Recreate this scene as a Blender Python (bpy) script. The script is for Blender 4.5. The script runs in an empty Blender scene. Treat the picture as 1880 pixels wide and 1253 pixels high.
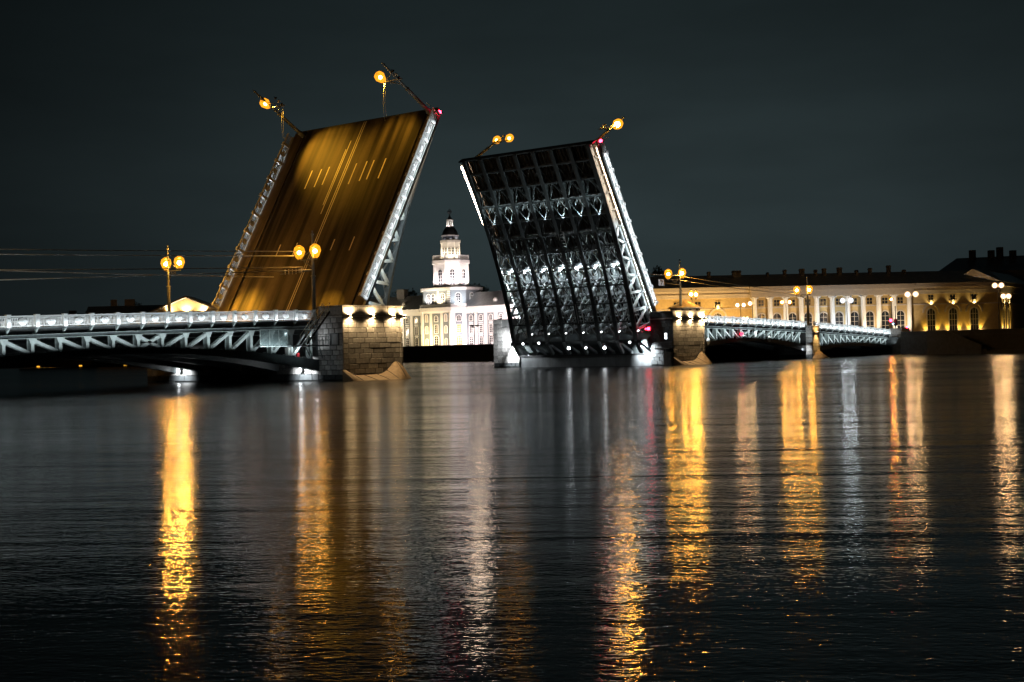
import bpy, math, random
from mathutils import Vector, Matrix
rnd = random.Random(11)
sc = bpy.context.scene
COL = sc.collection
cos, sin, pi = math.cos, math.sin, math.pi

# ---------------------------------------------------------------- camera
# world: x runs along the bridge (away to the right), y across it (downstream), z up, water at 0
TH, ROLL, FPX = 0.9084227, 0.0245893, 2391.1457
RV = Vector((cos(TH), -sin(TH), 0)); FV = Vector((sin(TH), cos(TH), 0)); UV = Vector((0, 0, 1))
PITCH = math.atan(15.5 / FPX)
fwd = FV * cos(PITCH) + UV * sin(PITCH); up = UV * cos(PITCH) - FV * sin(PITCH)
r2 = RV * cos(ROLL) - up * sin(ROLL); u2 = up * cos(ROLL) + RV * sin(ROLL)
cd = bpy.data.cameras.new('camera'); cam = bpy.data.objects.new('camera', cd); COL.objects.link(cam)
cd.sensor_width = 36; cd.lens = 36 * FPX / 1880; cd.clip_start = .5; cd.clip_end = 9000
M = Matrix.Identity(4)
for i in range(3):
    M[i][0], M[i][1], M[i][2] = r2[i], u2[i], -fwd[i]
M[0][3], M[1][3], M[2][3] = -66.985, -111.869, 3.1886
cam.matrix_world = M
sc.camera = cam

# ---------------------------------------------------------------- night sky, exposure
w = bpy.data.worlds.new('World'); sc.world = w; w.use_nodes = True
nt = w.node_tree; nt.nodes.clear()
tc = nt.nodes.new('ShaderNodeTexCoord')
sep = nt.nodes.new('ShaderNodeSeparateXYZ'); nt.links.new(tc.outputs['Generated'], sep.inputs[0])
rp = nt.nodes.new('ShaderNodeValToRGB'); nt.links.new(sep.outputs['Z'], rp.inputs[0])
el = rp.color_ramp.elements
el[0].position = 0.0; el[0].color = (.0140, .0205, .0222, 1)
el[1].position = 1.0; el[1].color = (.0050, .0080, .0088, 1)
for p_, c_ in ((.09, (.0165, .0245, .0262, 1)), (.17, (.0125, .0188, .0202, 1)), (.27, (.0078, .0122, .0132, 1))):
    e = el.new(p_); e.color = c_
# vignetting painted into the sky round the view axis, with some city glow
dt = nt.nodes.new('ShaderNodeVectorMath'); dt.operation = 'DOT_PRODUCT'
nt.links.new(tc.outputs['Generated'], dt.inputs[0]); gd = (FV + RV * .09 + UV * .10).normalized(); dt.inputs[1].default_value = gd
mx0 = nt.nodes.new('ShaderNodeMath'); mx0.operation = 'MAXIMUM'; mx0.inputs[1].default_value = 0; nt.links.new(dt.outputs['Value'], mx0.inputs[0])
pw = nt.nodes.new('ShaderNodeMath'); pw.operation = 'POWER'; pw.inputs[1].default_value = 13; nt.links.new(mx0.outputs[0], pw.inputs[0])
cl = nt.nodes.new('ShaderNodeTexNoise'); cl.inputs['Scale'].default_value = 3.2; cl.inputs['Detail'].default_value = 4
cm = nt.nodes.new('ShaderNodeMapping'); cm.inputs['Scale'].default_value = (1, 1, 4); nt.links.new(tc.outputs['Generated'], cm.inputs[0]); nt.links.new(cm.outputs[0], cl.inputs[0])
cr_ = nt.nodes.new('ShaderNodeMapRange'); nt.links.new(cl.outputs[0], cr_.inputs[0]); cr_.inputs[1].default_value = .36; cr_.inputs[2].default_value = .64; cr_.inputs[3].default_value = .86; cr_.inputs[4].default_value = 1.14
ma = nt.nodes.new('ShaderNodeMath'); ma.operation = 'MULTIPLY_ADD'; nt.links.new(pw.outputs[0], ma.inputs[0]); ma.inputs[1].default_value = 1.5; ma.inputs[2].default_value = .10
mr = nt.nodes.new('ShaderNodeMath'); mr.operation = 'MULTIPLY'; nt.links.new(ma.outputs[0], mr.inputs[0]); nt.links.new(cr_.outputs[0], mr.inputs[1])
bg = nt.nodes.new('ShaderNodeBackground'); nt.links.new(rp.outputs[0], bg.inputs[0]); nt.links.new(mr.outputs[0], bg.inputs[1])
wo = nt.nodes.new('ShaderNodeOutputWorld'); nt.links.new(bg.outputs[0], wo.inputs[0])
sc.view_settings.view_transform = 'Standard'; sc.view_settings.look = 'None'
sc.view_settings.exposure = 0; sc.view_settings.gamma = 1
sc.render.engine = 'CYCLES'
sc.cycles.max_bounces = 5; sc.cycles.diffuse_bounces = 2; sc.cycles.glossy_bounces = 3; sc.cycles.transparent_max_bounces = 12
sc.cycles.sample_clamp_indirect = 6; sc.cycles.sample_clamp_direct = 0
sc.cycles.caustics_reflective = False; sc.cycles.caustics_refractive = False

# ---------------------------------------------------------------- materials
def mat(name, col, rough=.6, metal=0., var=.25, scale=3., bump=0., stretch=(1, 1, 1), rand=0., spec=.5):
    m = bpy.data.materials.new(name); m.use_nodes = True; t = m.node_tree; b = t.nodes['Principled BSDF']
    L = t.links.new
    tx = t.nodes.new('ShaderNodeTexCoord'); mp = t.nodes.new('ShaderNodeMapping'); mp.inputs['Scale'].default_value = stretch
    L(tx.outputs['Object'], mp.inputs[0])
    n = t.nodes.new('ShaderNodeTexNoise'); n.inputs['Scale'].default_value = scale; n.inputs['Detail'].default_value = 6; n.inputs['Roughness'].default_value = .65
    L(mp.outputs[0], n.inputs[0])
    r = t.nodes.new('ShaderNodeMapRange'); L(n.outputs[0], r.inputs[0])
    r.inputs[1].default_value = .3; r.inputs[2].default_value = .7; r.inputs[3].default_value = 1 - var; r.inputs[4].default_value = 1 + var
    mul = t.nodes.new('ShaderNodeVectorMath'); mul.operation = 'SCALE'; mul.inputs[0].default_value = col[:3]
    if rand:
        oi = t.nodes.new('ShaderNodeObjectInfo'); r3 = t.nodes.new('ShaderNodeMapRange'); L(oi.outputs['Random'], r3.inputs[0])
        r3.inputs[3].default_value = 1 - rand; r3.inputs[4].default_value = 1 + rand
        mm = t.nodes.new('ShaderNodeMath'); mm.operation = 'MULTIPLY'; L(r.outputs[0], mm.inputs[0]); L(r3.outputs[0], mm.inputs[1])
        L(mm.outputs[0], mul.inputs['Scale'])
    else:
        L(r.outputs[0], mul.inputs['Scale'])
    L(mul.outputs[0], b.inputs['Base Color'])
    b.inputs['Roughness'].default_value = rough; b.inputs['Metallic'].default_value = metal
    b.inputs['Specular IOR Level'].default_value = spec
    if bump:
        bp = t.nodes.new('ShaderNodeBump'); bp.inputs['Strength'].default_value = .6; bp.inputs['Distance'].default_value = bump
        L(n.outputs[0], bp.inputs['Height']); L(bp.outputs[0], b.inputs['Normal'])
    return m
def emis(name, col, s):
    m = bpy.data.materials.new(name); m.use_nodes = True; t = m.node_tree; t.nodes.clear()
    e = t.nodes.new('ShaderNodeEmission'); e.inputs[0].default_value = (*col, 1); e.inputs[1].default_value = s
    o = t.nodes.new('ShaderNodeOutputMaterial'); t.links.new(e.outputs[0], o.inputs[0]); return m
def glow_glass(name, col, s, a=.5):
    m = bpy.data.materials.new(name); m.use_nodes = True; t = m.node_tree; t.nodes.clear()
    e = t.nodes.new('ShaderNodeEmission'); e.inputs[0].default_value = (*col, 1); e.inputs[1].default_value = s
    tr = t.nodes.new('ShaderNodeBsdfTransparent'); ad = t.nodes.new('ShaderNodeMixShader'); ad.inputs[0].default_value = a
    t.links.new(tr.outputs[0], ad.inputs[1]); t.links.new(e.outputs[0], ad.inputs[2])
    o = t.nodes.new('ShaderNodeOutputMaterial'); t.links.new(ad.outputs[0], o.inputs[0]); return m
SODIUM = (1., .50, .10); WARM = (1., .70, .36); COOL = (.90, .96, 1.)
m_rail = mat('rail_paint', (.62, .65, .65), .45, 0, .08, 6)
m_light = mat('light_grey_steel', (.40, .45, .44), .45, 0, .15, 2)
m_dark = mat('dark_grey_steel', (.075, .088, .090), .42, 0, .3, 2, .004)  # bridge grey darkened: on the chords it stands in for their shade
m_mid = mat('mid_grey_steel', (.20, .225, .23), .5, 0, .35, 1.2, .004)
m_black = mat('black_iron', (.02, .021, .022), .5, 0, .2, 3)
m_asphalt = mat('asphalt', (.05, .05, .05), .8, 0, .25, 6, .01)
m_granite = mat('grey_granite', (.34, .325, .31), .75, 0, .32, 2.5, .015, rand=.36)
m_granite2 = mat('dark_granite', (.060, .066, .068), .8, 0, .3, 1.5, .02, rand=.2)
m_joint = mat('joint_mortar', (.035, .034, .033), .95, 0, .3, 6)
m_conc = mat('concrete', (.26, .26, .255), .8, 0, .3, 1.2, .01, stretch=(1, 1, .35))
m_pit = mat('dimmed_pit_concrete', (.085, .09, .092), .5, 0, .35, 1.0, .01, stretch=(1, 1, .3))  # darker copy of the concrete, dimness of the pit put into its colour
m_cap = mat('brown_cutwater_granite', (.30, .215, .13), .7, 0, .35, 2.2, .03)
m_white = mat('white_paint', (.72, .72, .69), .6, 0, .08, 3)
m_stucco = mat('grey_blue_stucco', (.17, .20, .215), .8, 0, .12, 2)
m_ochre = mat('ochre_stucco', (.50, .37, .17), .85, 0, .14, 1.5)
m_cream = mat('cream_stone', (.52, .46, .38), .8, 0, .12, 2)
m_roof = mat('roof_sheet', (.62, .66, .67), .34, .8, .18, 1, .004)
m_dome = mat('dark_dome_sheet', (.03, .034, .036), .35, 0, .2, 2)
m_glass = mat('window_glass', (.02, .024, .03), .12, 0, .2, 2, spec=.7)
m_wall_dark = mat('dark_plaster', (.10, .10, .10), .85, 0, .25, 1)
m_leaf = mat('night_foliage', (.05, .07, .035), .8, 0, .5, 1)
m_bark = mat('bark', (.07, .055, .04), .9, 0, .3, 4, .02)
m_ground = mat('street_asphalt', (.06, .06, .06), .9, 0, .25, .3)
m_wire = mat('wire_copper_grey', (.8, .81, .81), .6, .0, .1, 2)
m_ladder = mat('white_ladder_paint', (.75, .77, .77), .5, 0, .1, 3)
m_red_paint = mat('red_paint', (.5, .02, .03), .5, 0, .1, 3)
m_sign = mat('white_sign_sheet', (.8, .8, .8), .5, 0, .05, 3)
e_bulb = emis('sodium_bulb', (1., .44, .06), 1000)
e_bulb2 = emis('warm_bulb', (1., .58, .25), 380)
e_bulb_hi = emis('sodium_bulb_bright', (1., .44, .06), 2300)
e_bulb_lo = emis('sodium_bulb_dim', (1., .44, .06), 330)
e_bulb_leaf = emis('sodium_bulb_leaf', (1., .44, .06), 130)
e_bulbw = emis('white_bulb', (.85, .95, 1.), 130)
e_glow = glow_glass('halo_glass_amber', (1., .36, .015), 1.9, .55)  # glass shell also glows to stand in for the halo round the bulb
e_gloww = glow_glass('halo_glass_white', (.9, .95, 1.), 1.6, .4)
e_glowp = glow_glass('halo_glass_peach', (1., .62, .34), 2.4, .5)
e_flood = emis('white_flood_lens', COOL, 18)
e_floods = emis('small_white_lens', COOL, 9)
e_ledw = emis('white_led_strip', (.90, .97, 1.), 95)
e_ledf = emis('white_led_strip_far', (.90, .97, 1.), 11)
e_ledy = emis('warm_led_strip', (1., .74, .54), 55)
e_warm = emis('warm_wall_lens', WARM, 60)
e_glint = emis('amber_reflection_glow', (1., .45, .04), 1.5)
e_red = emis('red_signal_lens', (1., .02, .05), 30)
e_red2 = emis('red_shield_lens', (1., .02, .05), 7)
e_green = emis('blue_green_lens', (.4, .8, 1.), 8)
e_winw = emis('lit_window_warm', (1., .50, .16), 1.3)
e_winp = emis('lit_window_peach', (1., .48, .28), .34)
e_wind = emis('lit_window_cool', (.85, .93, 1.), 3.0)
# deck of the raised leaf: sheet asphalt with long wheel tracks
def deck_mat():
    m = mat('worn_deck', (.060, .050, .036), .5, 0, .12, 1.5, .003)
    t = m.node_tree; b = t.nodes['Principled BSDF']; L = t.links.new
    tx = t.nodes.new('ShaderNodeTexCoord'); mp = t.nodes.new('ShaderNodeMapping'); mp.inputs['Scale'].default_value = (.022, .36, 1)
    L(tx.outputs['Object'], mp.inputs[0])
    n = t.nodes.new('ShaderNodeTexNoise'); n.inputs['Scale'].default_value = 1.4; n.inputs['Detail'].default_value = 5; n.inputs['Distortion'].default_value = .15
    L(mp.outputs[0], n.inputs[0])
    r = t.nodes.new('ShaderNodeMapRange'); L(n.outputs[0], r.inputs[0]); r.inputs[1].default_value = .40; r.inputs[2].default_value = .60
    r.inputs[3].default_value = .12; r.inputs[4].default_value = 1.9
    s = t.nodes.new('ShaderNodeVectorMath'); s.operation = 'SCALE'
    src = b.inputs['Base Color'].links[0].from_socket
    L(src, s.inputs[0]); L(r.outputs[0], s.inputs['Scale']); L(s.outputs[0], b.inputs['Base Color'])
    r2_ = t.nodes.new('ShaderNodeMapRange'); L(n.outputs[0], r2_.inputs[0]); r2_.inputs[3].default_value = .6; r2_.inputs[4].default_value = .85
    L(r2_.outputs[0], b.inputs['Roughness'])
    return m
m_deck = deck_mat()
m_mark = mat('road_marking_paint', (.75, .70, .55), .6, 0, .2, 8)
def water_mat():
    m = bpy.data.materials.new('river_water'); m.use_nodes = True; t = m.node_tree; b = t.nodes['Principled BSDF']; L = t.links.new
    b.inputs['Base Color'].default_value = (.0035, .0065, .0075, 1); b.inputs['IOR'].default_value = 1.33
    b.inputs['Specular IOR Level'].default_value = .5
    g = t.nodes.new('ShaderNodeNewGeometry')
    def noise(sx, sy, scale, det, dist=0.):
        mp = t.nodes.new('ShaderNodeMapping'); mp.inputs['Rotation'].default_value = (0, 0, TH); mp.inputs['Scale'].default_value = (sx, sy, 1)
        rt = t.nodes.new('ShaderNodeMapping'); rt.inputs['Rotation'].default_value = (0, 0, TH + .12)
        L(g.outputs['Position'], rt.inputs[0]); mp.inputs['Rotation'].default_value = (0, 0, 0); L(rt.outputs[0], mp.inputs[0])
        n = t.nodes.new('ShaderNodeTexNoise'); n.inputs['Scale'].default_value = scale; n.inputs['Detail'].default_value = det
        n.inputs['Distortion'].default_value = dist; L(mp.outputs[0], n.inputs[0]); return n
    fine = noise(.62, 1.1, 9., 2, .3); mid = noise(.46, 1., 2.8, 2, .4); patch = noise(.25, 1., .055, 3, .6)
    a = t.nodes.new('ShaderNodeMath'); a.operation = 'MULTIPLY'; a.inputs[1].default_value = .0076; L(fine.outputs[0], a.inputs[0])
    c = t.nodes.new('ShaderNodeMath'); c.operation = 'MULTIPLY'; c.inputs[1].default_value = .0108; L(mid.outputs[0], c.inputs[0])
    swell = noise(.10, 1., .30, 3, .5)
    d = t.nodes.new('ShaderNodeMath'); d.operation = 'MULTIPLY_ADD'; d.inputs[1].default_value = .085; L(swell.outputs[0], d.inputs[0]); L(c.outputs[0], d.inputs[2])
    s = t.nodes.new('ShaderNodeMath'); s.operation = 'ADD'; L(a.outputs[0], s.inputs[0]); L(d.outputs[0], s.inputs[1])
    pr = t.nodes.new('ShaderNodeMapRange'); L(patch.outputs[0], pr.inputs[0]); pr.inputs[1].default_value = .35; pr.inputs[2].default_value = .65
    pr.inputs[3].default_value = .75; pr.inputs[4].default_value = 1.15
    bp = t.nodes.new('ShaderNodeBump'); bp.inputs['Distance'].default_value = 1.0
    L(pr.outputs[0], bp.inputs['Strength']); L(s.outputs[0], bp.inputs['Height']); L(bp.outputs[0], b.inputs['Normal'])
    # calm by the near quay, rougher out on the open river
    fd = t.nodes.new('ShaderNodeVectorMath'); fd.operation = 'DOT_PRODUCT'; L(g.outputs['Position'], fd.inputs[0]); fd.inputs[1].default_value = FV
    r0 = t.nodes.new('ShaderNodeMapRange'); L(fd.outputs['Value'], r0.inputs[0]); r0.interpolation_type = 'SMOOTHSTEP'
    r0.inputs[1].default_value = -112; r0.inputs[2].default_value = 0; r0.inputs[3].default_value = .085; r0.inputs[4].default_value = .215
    rr = t.nodes.new('ShaderNodeMapRange'); L(patch.outputs[0], rr.inputs[0]); rr.inputs[1].default_value = .3; rr.inputs[2].default_value = .7
    rr.inputs[3].default_value = .8; rr.inputs[4].default_value = 1.15
    rm = t.nodes.new('ShaderNodeMath'); rm.operation = 'MULTIPLY'; L(r0.outputs[0], rm.inputs[0]); L(rr.outputs[0], rm.inputs[1]); L(rm.outputs[0], b.inputs['Roughness'])
    return m
m_water = water_mat()

# ---------------------------------------------------------------- mesh helpers
class MB:
    def __init__(s): s.v = []; s.f = []
    def quad(s, a, b, c, d):
        i = len(s.v); s.v += [tuple(a), tuple(b), tuple(c), tuple(d)]; s.f.append((i, i + 1, i + 2, i + 3))
    def hexa(s, p):
        i = len(s.v); s.v += [tuple(q) for q in p]
        for q in ((0, 3, 2, 1), (4, 5, 6, 7), (0, 1, 5, 4), (1, 2, 6, 5), (2, 3, 7, 6), (3, 0, 4, 7)):
            s.f.append(tuple(i + k for k in q))
    def box(s, x0, x1, y0, y1, z0, z1):
        x0, x1 = min(x0, x1), max(x0, x1); y0, y1 = min(y0, y1), max(y0, y1); z0, z1 = min(z0, z1), max(z0, z1)
        s.hexa([(x0, y0, z0), (x1, y0, z0), (x1, y1, z0), (x0, y1, z0), (x0, y0, z1), (x1, y0, z1), (x1, y1, z1), (x0, y1, z1)]); return s
    def bar(s, p, q, wd, ht, upv=(0, 0, 1)):
        p = Vector(p); q = Vector(q); d = (q - p).normalized(); u = Vector(upv); side = d.cross(u)
        if side.length < 1e-5: side = d.cross(Vector((1, 0, 0)))
        side.normalize(); u = side.cross(d); a = side * wd / 2; b = u * ht / 2
        s.hexa([p - a - b, p + a - b, q + a - b, q - a - b, p - a + b, p + a + b, q + a + b, q - a + b]); return s
    def tube(s, p, q, r0, r1=None, n=8):
        r1 = r0 if r1 is None else r1
        p = Vector(p); q = Vector(q); d = (q - p).normalized()
        x = d.cross(Vector((0, 0, 1)))
        if x.length < 1e-4: x = Vector((1, 0, 0))
        x.normalize(); y = d.cross(x); i = len(s.v)
        for c, r in ((p, r0), (q, r1)):
            for k in range(n):
                a = 2 * pi * k / n; s.v.append(tuple(c + x * (r * cos(a)) + y * (r * sin(a))))
        for k in range(n): s.f.append((i + k, i + (k + 1) % n, i + n + (k + 1) % n, i + n + k))
        s.f.append(tuple(i + k for k in range(n))[::-1]); s.f.append(tuple(i + n + k for k in range(n))); return s
    def lathe(s, prof, n=16, c=(0, 0, 0), a0=0., sx=1., sy=1.):
        i = len(s.v)
        for r, z in prof:
            for k in range(n):
                a = a0 + 2 * pi * k / n; s.v.append((c[0] + r * sx * cos(a), c[1] + r * sy * sin(a), c[2] + z))
        for j in range(len(prof) - 1):
            for k in range(n):
                s.f.append((i + j * n + k, i + j * n + (k + 1) % n, i + (j + 1) * n + (k + 1) % n, i + (j + 1) * n + k))
        s.f.append(tuple(i + k for k in range(n))[::-1]); m = i + (len(prof) - 1) * n; s.f.append(tuple(m + k for k in range(n))); return s
    def prism(s, pts, ext):
        n = len(pts); i = len(s.v); e = Vector(ext); pts = [Vector(p) for p in pts]
        s.v += [tuple(p) for p in pts] + [tuple(p + e) for p in pts]
        for k in range(n): s.f.append((i + k, i + (k + 1) % n, i + n + (k + 1) % n, i + n + k))
        s.f.append(tuple(i + k for k in range(n))[::-1]); s.f.append(tuple(i + n + k for k in range(n))); return s
    def ball(s, c, r, n=10, m=6, sz=1.):
        prof = [(max(r * sin(pi * j / m), r * .02), -r * sz * cos(pi * j / m)) for j in range(m + 1)]
        return s.lathe(prof, n, c)
    def mesh(s, name, material, smooth=False):
        me = bpy.data.meshes.new(name); me.from_pydata(s.v, [], s.f)
        import bmesh
        bm = bmesh.new(); bm.from_mesh(me); bmesh.ops.recalc_face_normals(bm, faces=bm.faces); bm.to_mesh(me); bm.free()
        me.materials.append(material)
        if smooth:
            for p in me.polygons: p.use_smooth = True
        return me
    def build(s, name, material, parent=None, smooth=False, mtx=None):
        return put(s.mesh(name, material, smooth), name, parent, mtx)
def put(me, name, parent=None, mtx=None):
    o = bpy.data.objects.new(name, me); COL.objects.link(o)
    if parent is not None: o.parent = parent
    if mtx is not None: o.matrix_basis = mtx
    return o
def tag(o, label, cat, group=None, kind=None):
    o['label'] = label; o['category'] = cat
    if group: o['group'] = group
    if kind: o['kind'] = kind
    return o
def thing(name, label, cat, loc=(0, 0, 0), group=None, mtx=None):
    o = bpy.data.objects.new(name, None); COL.objects.link(o); o.empty_display_size = .5
    o.matrix_basis = mtx if mtx is not None else Matrix.Translation(loc)
    return tag(o, label, cat, group)
def structure(name, mb, material, smooth=False):
    o = mb.build(name, material, smooth=smooth); o['kind'] = 'structure'; return o
def T(x, y, z): return Matrix.Translation((x, y, z))
def S(x, y, z): return Matrix.Diagonal((x, y, z, 1))
def copy_tree(o, mtx, label):
    c = o.copy(); COL.objects.link(c); c.matrix_basis = mtx; c['label'] = label
    for ch in o.children:
        d = ch.copy(); COL.objects.link(d); d.parent = c
        for g in ch.children:
            e = g.copy(); COL.objects.link(e); e.parent = d
    return c
def lamp(kind, loc, aim, power, col=COOL, size=.1, size_y=None, angle=90, blend=.6):
    l = bpy.data.lights.new(kind.lower() + '_light', kind); l.energy = power; l.color = col
    o = bpy.data.objects.new(kind.lower() + '_light', l); COL.objects.link(o)
    o.location = loc; d = Vector(aim) - Vector(loc)
    o.rotation_euler = d.to_track_quat('-Z', 'Y').to_euler()
    if kind == 'AREA':
        l.shape = 'RECTANGLE'; l.size = size; l.size_y = size_y or size
    else:
        l.shadow_soft_size = size
        if kind == 'SPOT': l.spot_size = math.radians(angle); l.spot_blend = blend
    return o
def strip_light(p, q, aim, power, col=COOL, wd=.12, spread=180):
    """a long thin fitting from p to q that shines towards the line through aim"""
    p = Vector(p); q = Vector(q); c = (p + q) / 2; x = (q - p).normalized(); d = Vector(aim) - c; d -= x * d.dot(x); d.normalize()
    l = bpy.data.lights.new('strip_light', 'AREA'); l.shape = 'RECTANGLE'; l.size = (q - p).length; l.size_y = wd; l.energy = power; l.color = col; l.spread = math.radians(spread)
    o = bpy.data.objects.new('strip_light', l); COL.objects.link(o)
    z = -d; y = z.cross(x); m = Matrix.Identity(4)
    for i in range(3): m[i][0], m[i][1], m[i][2], m[i][3] = x[i], y[i], z[i], c[i]
    o.matrix_world = m; return o

# ---------------------------------------------------------------- water, banks, streets
structure('river_water', MB().box(-900, 900, -500, 1300, -.02, 0), m_water)
BANK = [(196, -400), (199, -70), (206, -20), (213.2, -2.5), (213.6, 29.5), (228, 147), (262, 260), (294, 378), (299, 508), (300, 1200)]
gr = MB()
for (a, b) in zip(BANK[:-1], BANK[1:]):
    gr.hexa([(a[0] + .3, a[1], -3), (3500, a[1], -3), (3500, b[1], -3), (b[0] + .3, b[1], -3),
             (a[0] + .3, a[1], 4.0), (3500, a[1], 4.0), (3500, b[1], 4.0), (b[0] + .3, b[1], 4.0)])
structure('street_ground', gr, m_ground)
road = MB()
for (a, b) in zip(BANK[:-1], BANK[1:]):
    road.hexa([(a[0] + 4, a[1], 4.0), (a[0] + 13, a[1], 4.0), (b[0] + 13, b[1], 4.0), (b[0] + 4, b[1], 4.0),
               (a[0] + 4, a[1], 4.006), (a[0] + 13, a[1], 4.006), (b[0] + 13, b[1], 4.006), (b[0] + 4, b[1], 4.006)])
structure('embankment_road', road, m_asphalt)
emb = thing('embankment_wall', 'long dark granite embankment wall along the far bank', 'wall')
body = MB(); par = MB(); led = MB()
for i, (a, b) in enumerate(zip(BANK[:-1], BANK[1:])):
    def seg(mb, o0, o1, z0, z1):
        mb.hexa([(a[0] + o0, a[1], z0), (a[0] + o1, a[1], z0), (b[0] + o1, b[1], z0), (b[0] + o0, b[1], z0),
                 (a[0] + o0, a[1], z1), (a[0] + o1, a[1], z1), (b[0] + o1, b[1], z1), (b[0] + o0, b[1], z1)])
    seg(body, 0, .29, -2.5, 3.9)
    if i != 3: seg(par, .1, .5, 4.15, 4.95)
    if i != 3: seg(led, -.15, .6, 3.9, 4.15)
body.build('granite_face', m_granite2, emb); par.build('parapet', m_granite2, emb); led.build('coping', m_granite2, emb)
blk = MB()
for (a, b) in zip(BANK[:-1], BANK[1:]):
    A = Vector((a[0], a[1], 0)); B = Vector((b[0], b[1], 0)); n = max(1, int((B - A).length / 2.2)); d = (B - A) / n
    if a[1] < -75 or a[1] > 400: continue
    nrm = Vector((-d.y, d.x, 0)).normalized()
    if nrm.x > 0: nrm = -nrm
    for c in range(6):
        for k in range(n):
            p = A + d * (k + (.5 if c % 2 else 0)) + d * .02; q = A + d * (k + 1 + (.5 if c % 2 else 0)) - d * .02
            z0 = .05 + c * .64; z1 = z0 + .58; o = nrm * (.06 + rnd.random() * .03)
            blk.hexa([p, q, q + o, p + o, p + UV * z1, q + UV * z1, q + o + UV * z1, p + o + UV * z1][:4] if False else
                     [p + UV * z0, q + UV * z0, q + o + UV * z0, p + o + UV * z0, p + UV * z1, q + UV * z1, q + o + UV * z1, p + o + UV * z1])
o = blk.build('facing_stones', m_granite2, emb); o['kind'] = 'stuff'
# water stairs at the right end of the embankment
st = thing('landing_stairs', 'dark granite stairs descending the bank beside the bridge abutment', 'stairs', (203, -18, 0))
for k in range(10):
    MB().box(-1.6, 1.8, 1.2 - k * .9 - .9, 1.2 - k * .9, -1, 4.0 - k * .38).build('step', m_granite2, st)
for dx in (-1.9, ):
    MB().prism([(dx, 5.2, 5.0), (dx, 1.2, 5.0), (dx, -6.0, 1.75), (dx, -6.0, -1), (dx, 5.2, -1)], (.35, 0, 0)).build('balustrade', m_granite2, st)
MB().box(-2.4, 2.4, -18, -7.8, -1, .75).build('landing', m_granite2, st)

# ---------------------------------------------------------------- bridge pieces shared by spans and leaves
def zrail(s): return 7.466127 + .02910913 * s - .00017773 * s * s
HR = 1.136
def panel_mesh(L=3.0):
    mb = MB()
    mb.box(.12, L - .12, -.09, .09, HR - .13, HR); mb.box(.12, L - .12, -.07, .07, HR - .24, HR - .19)
    mb.box(.12, L - .12, -.08, .08, 0.10, .19)
    n = 15
    for k in range(n):
        x = .25 + (L - .5) * (k + .5) / n
        if abs(x - L / 2) < .36: continue
        mb.box(x - .024, x + .024, -.03, .03, .18, HR - .2)
    return mb
_p = panel_mesh(); ME_PANEL = _p.mesh('railing_panel', m_rail)
_m = MB(); L2 = 1.5
hexp = [(-.46, .0), (-.34, .24), (-.13, .33), (.13, .33), (.34, .24), (.46, 0), (.34, -.24), (.13, -.33), (-.13, -.33), (-.34, -.24)]
_m.prism([(L2 + x, -.07, .54 + z) for x, z in hexp], (0, .12, 0))
_m.prism([(L2 + x * .8, -.10, .54 + z * .78) for x, z in hexp], (0, .05, 0))
for k in range(8):
    a = 2 * pi * k / 8; _m.ball((L2 + .2 * cos(a), -.11, .54 + .16 * sin(a)), .05, 6, 4)
_m.tube((L2, -.16, .54), (L2, -.09, .54), .1, .12, 8)
ME_MEDAL = _m.mesh('medallion', m_rail)
_m = MB(); _m.box(-.19, .19, -.17, .15, -.02, HR + .03); _m.box(-.23, .23, -.21, .19, HR + .03, HR + .1); _m.box(-.22, .22, -.2, .18, -.06, .12)
_m.box(-.12, .12, -.2, -.16, .3, .85); _m.tube((0, -.19, -.12), (0, -.19, -.02), .06, .1, 6)
ME_POST = _m.mesh('railing_post', m_rail)

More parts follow.
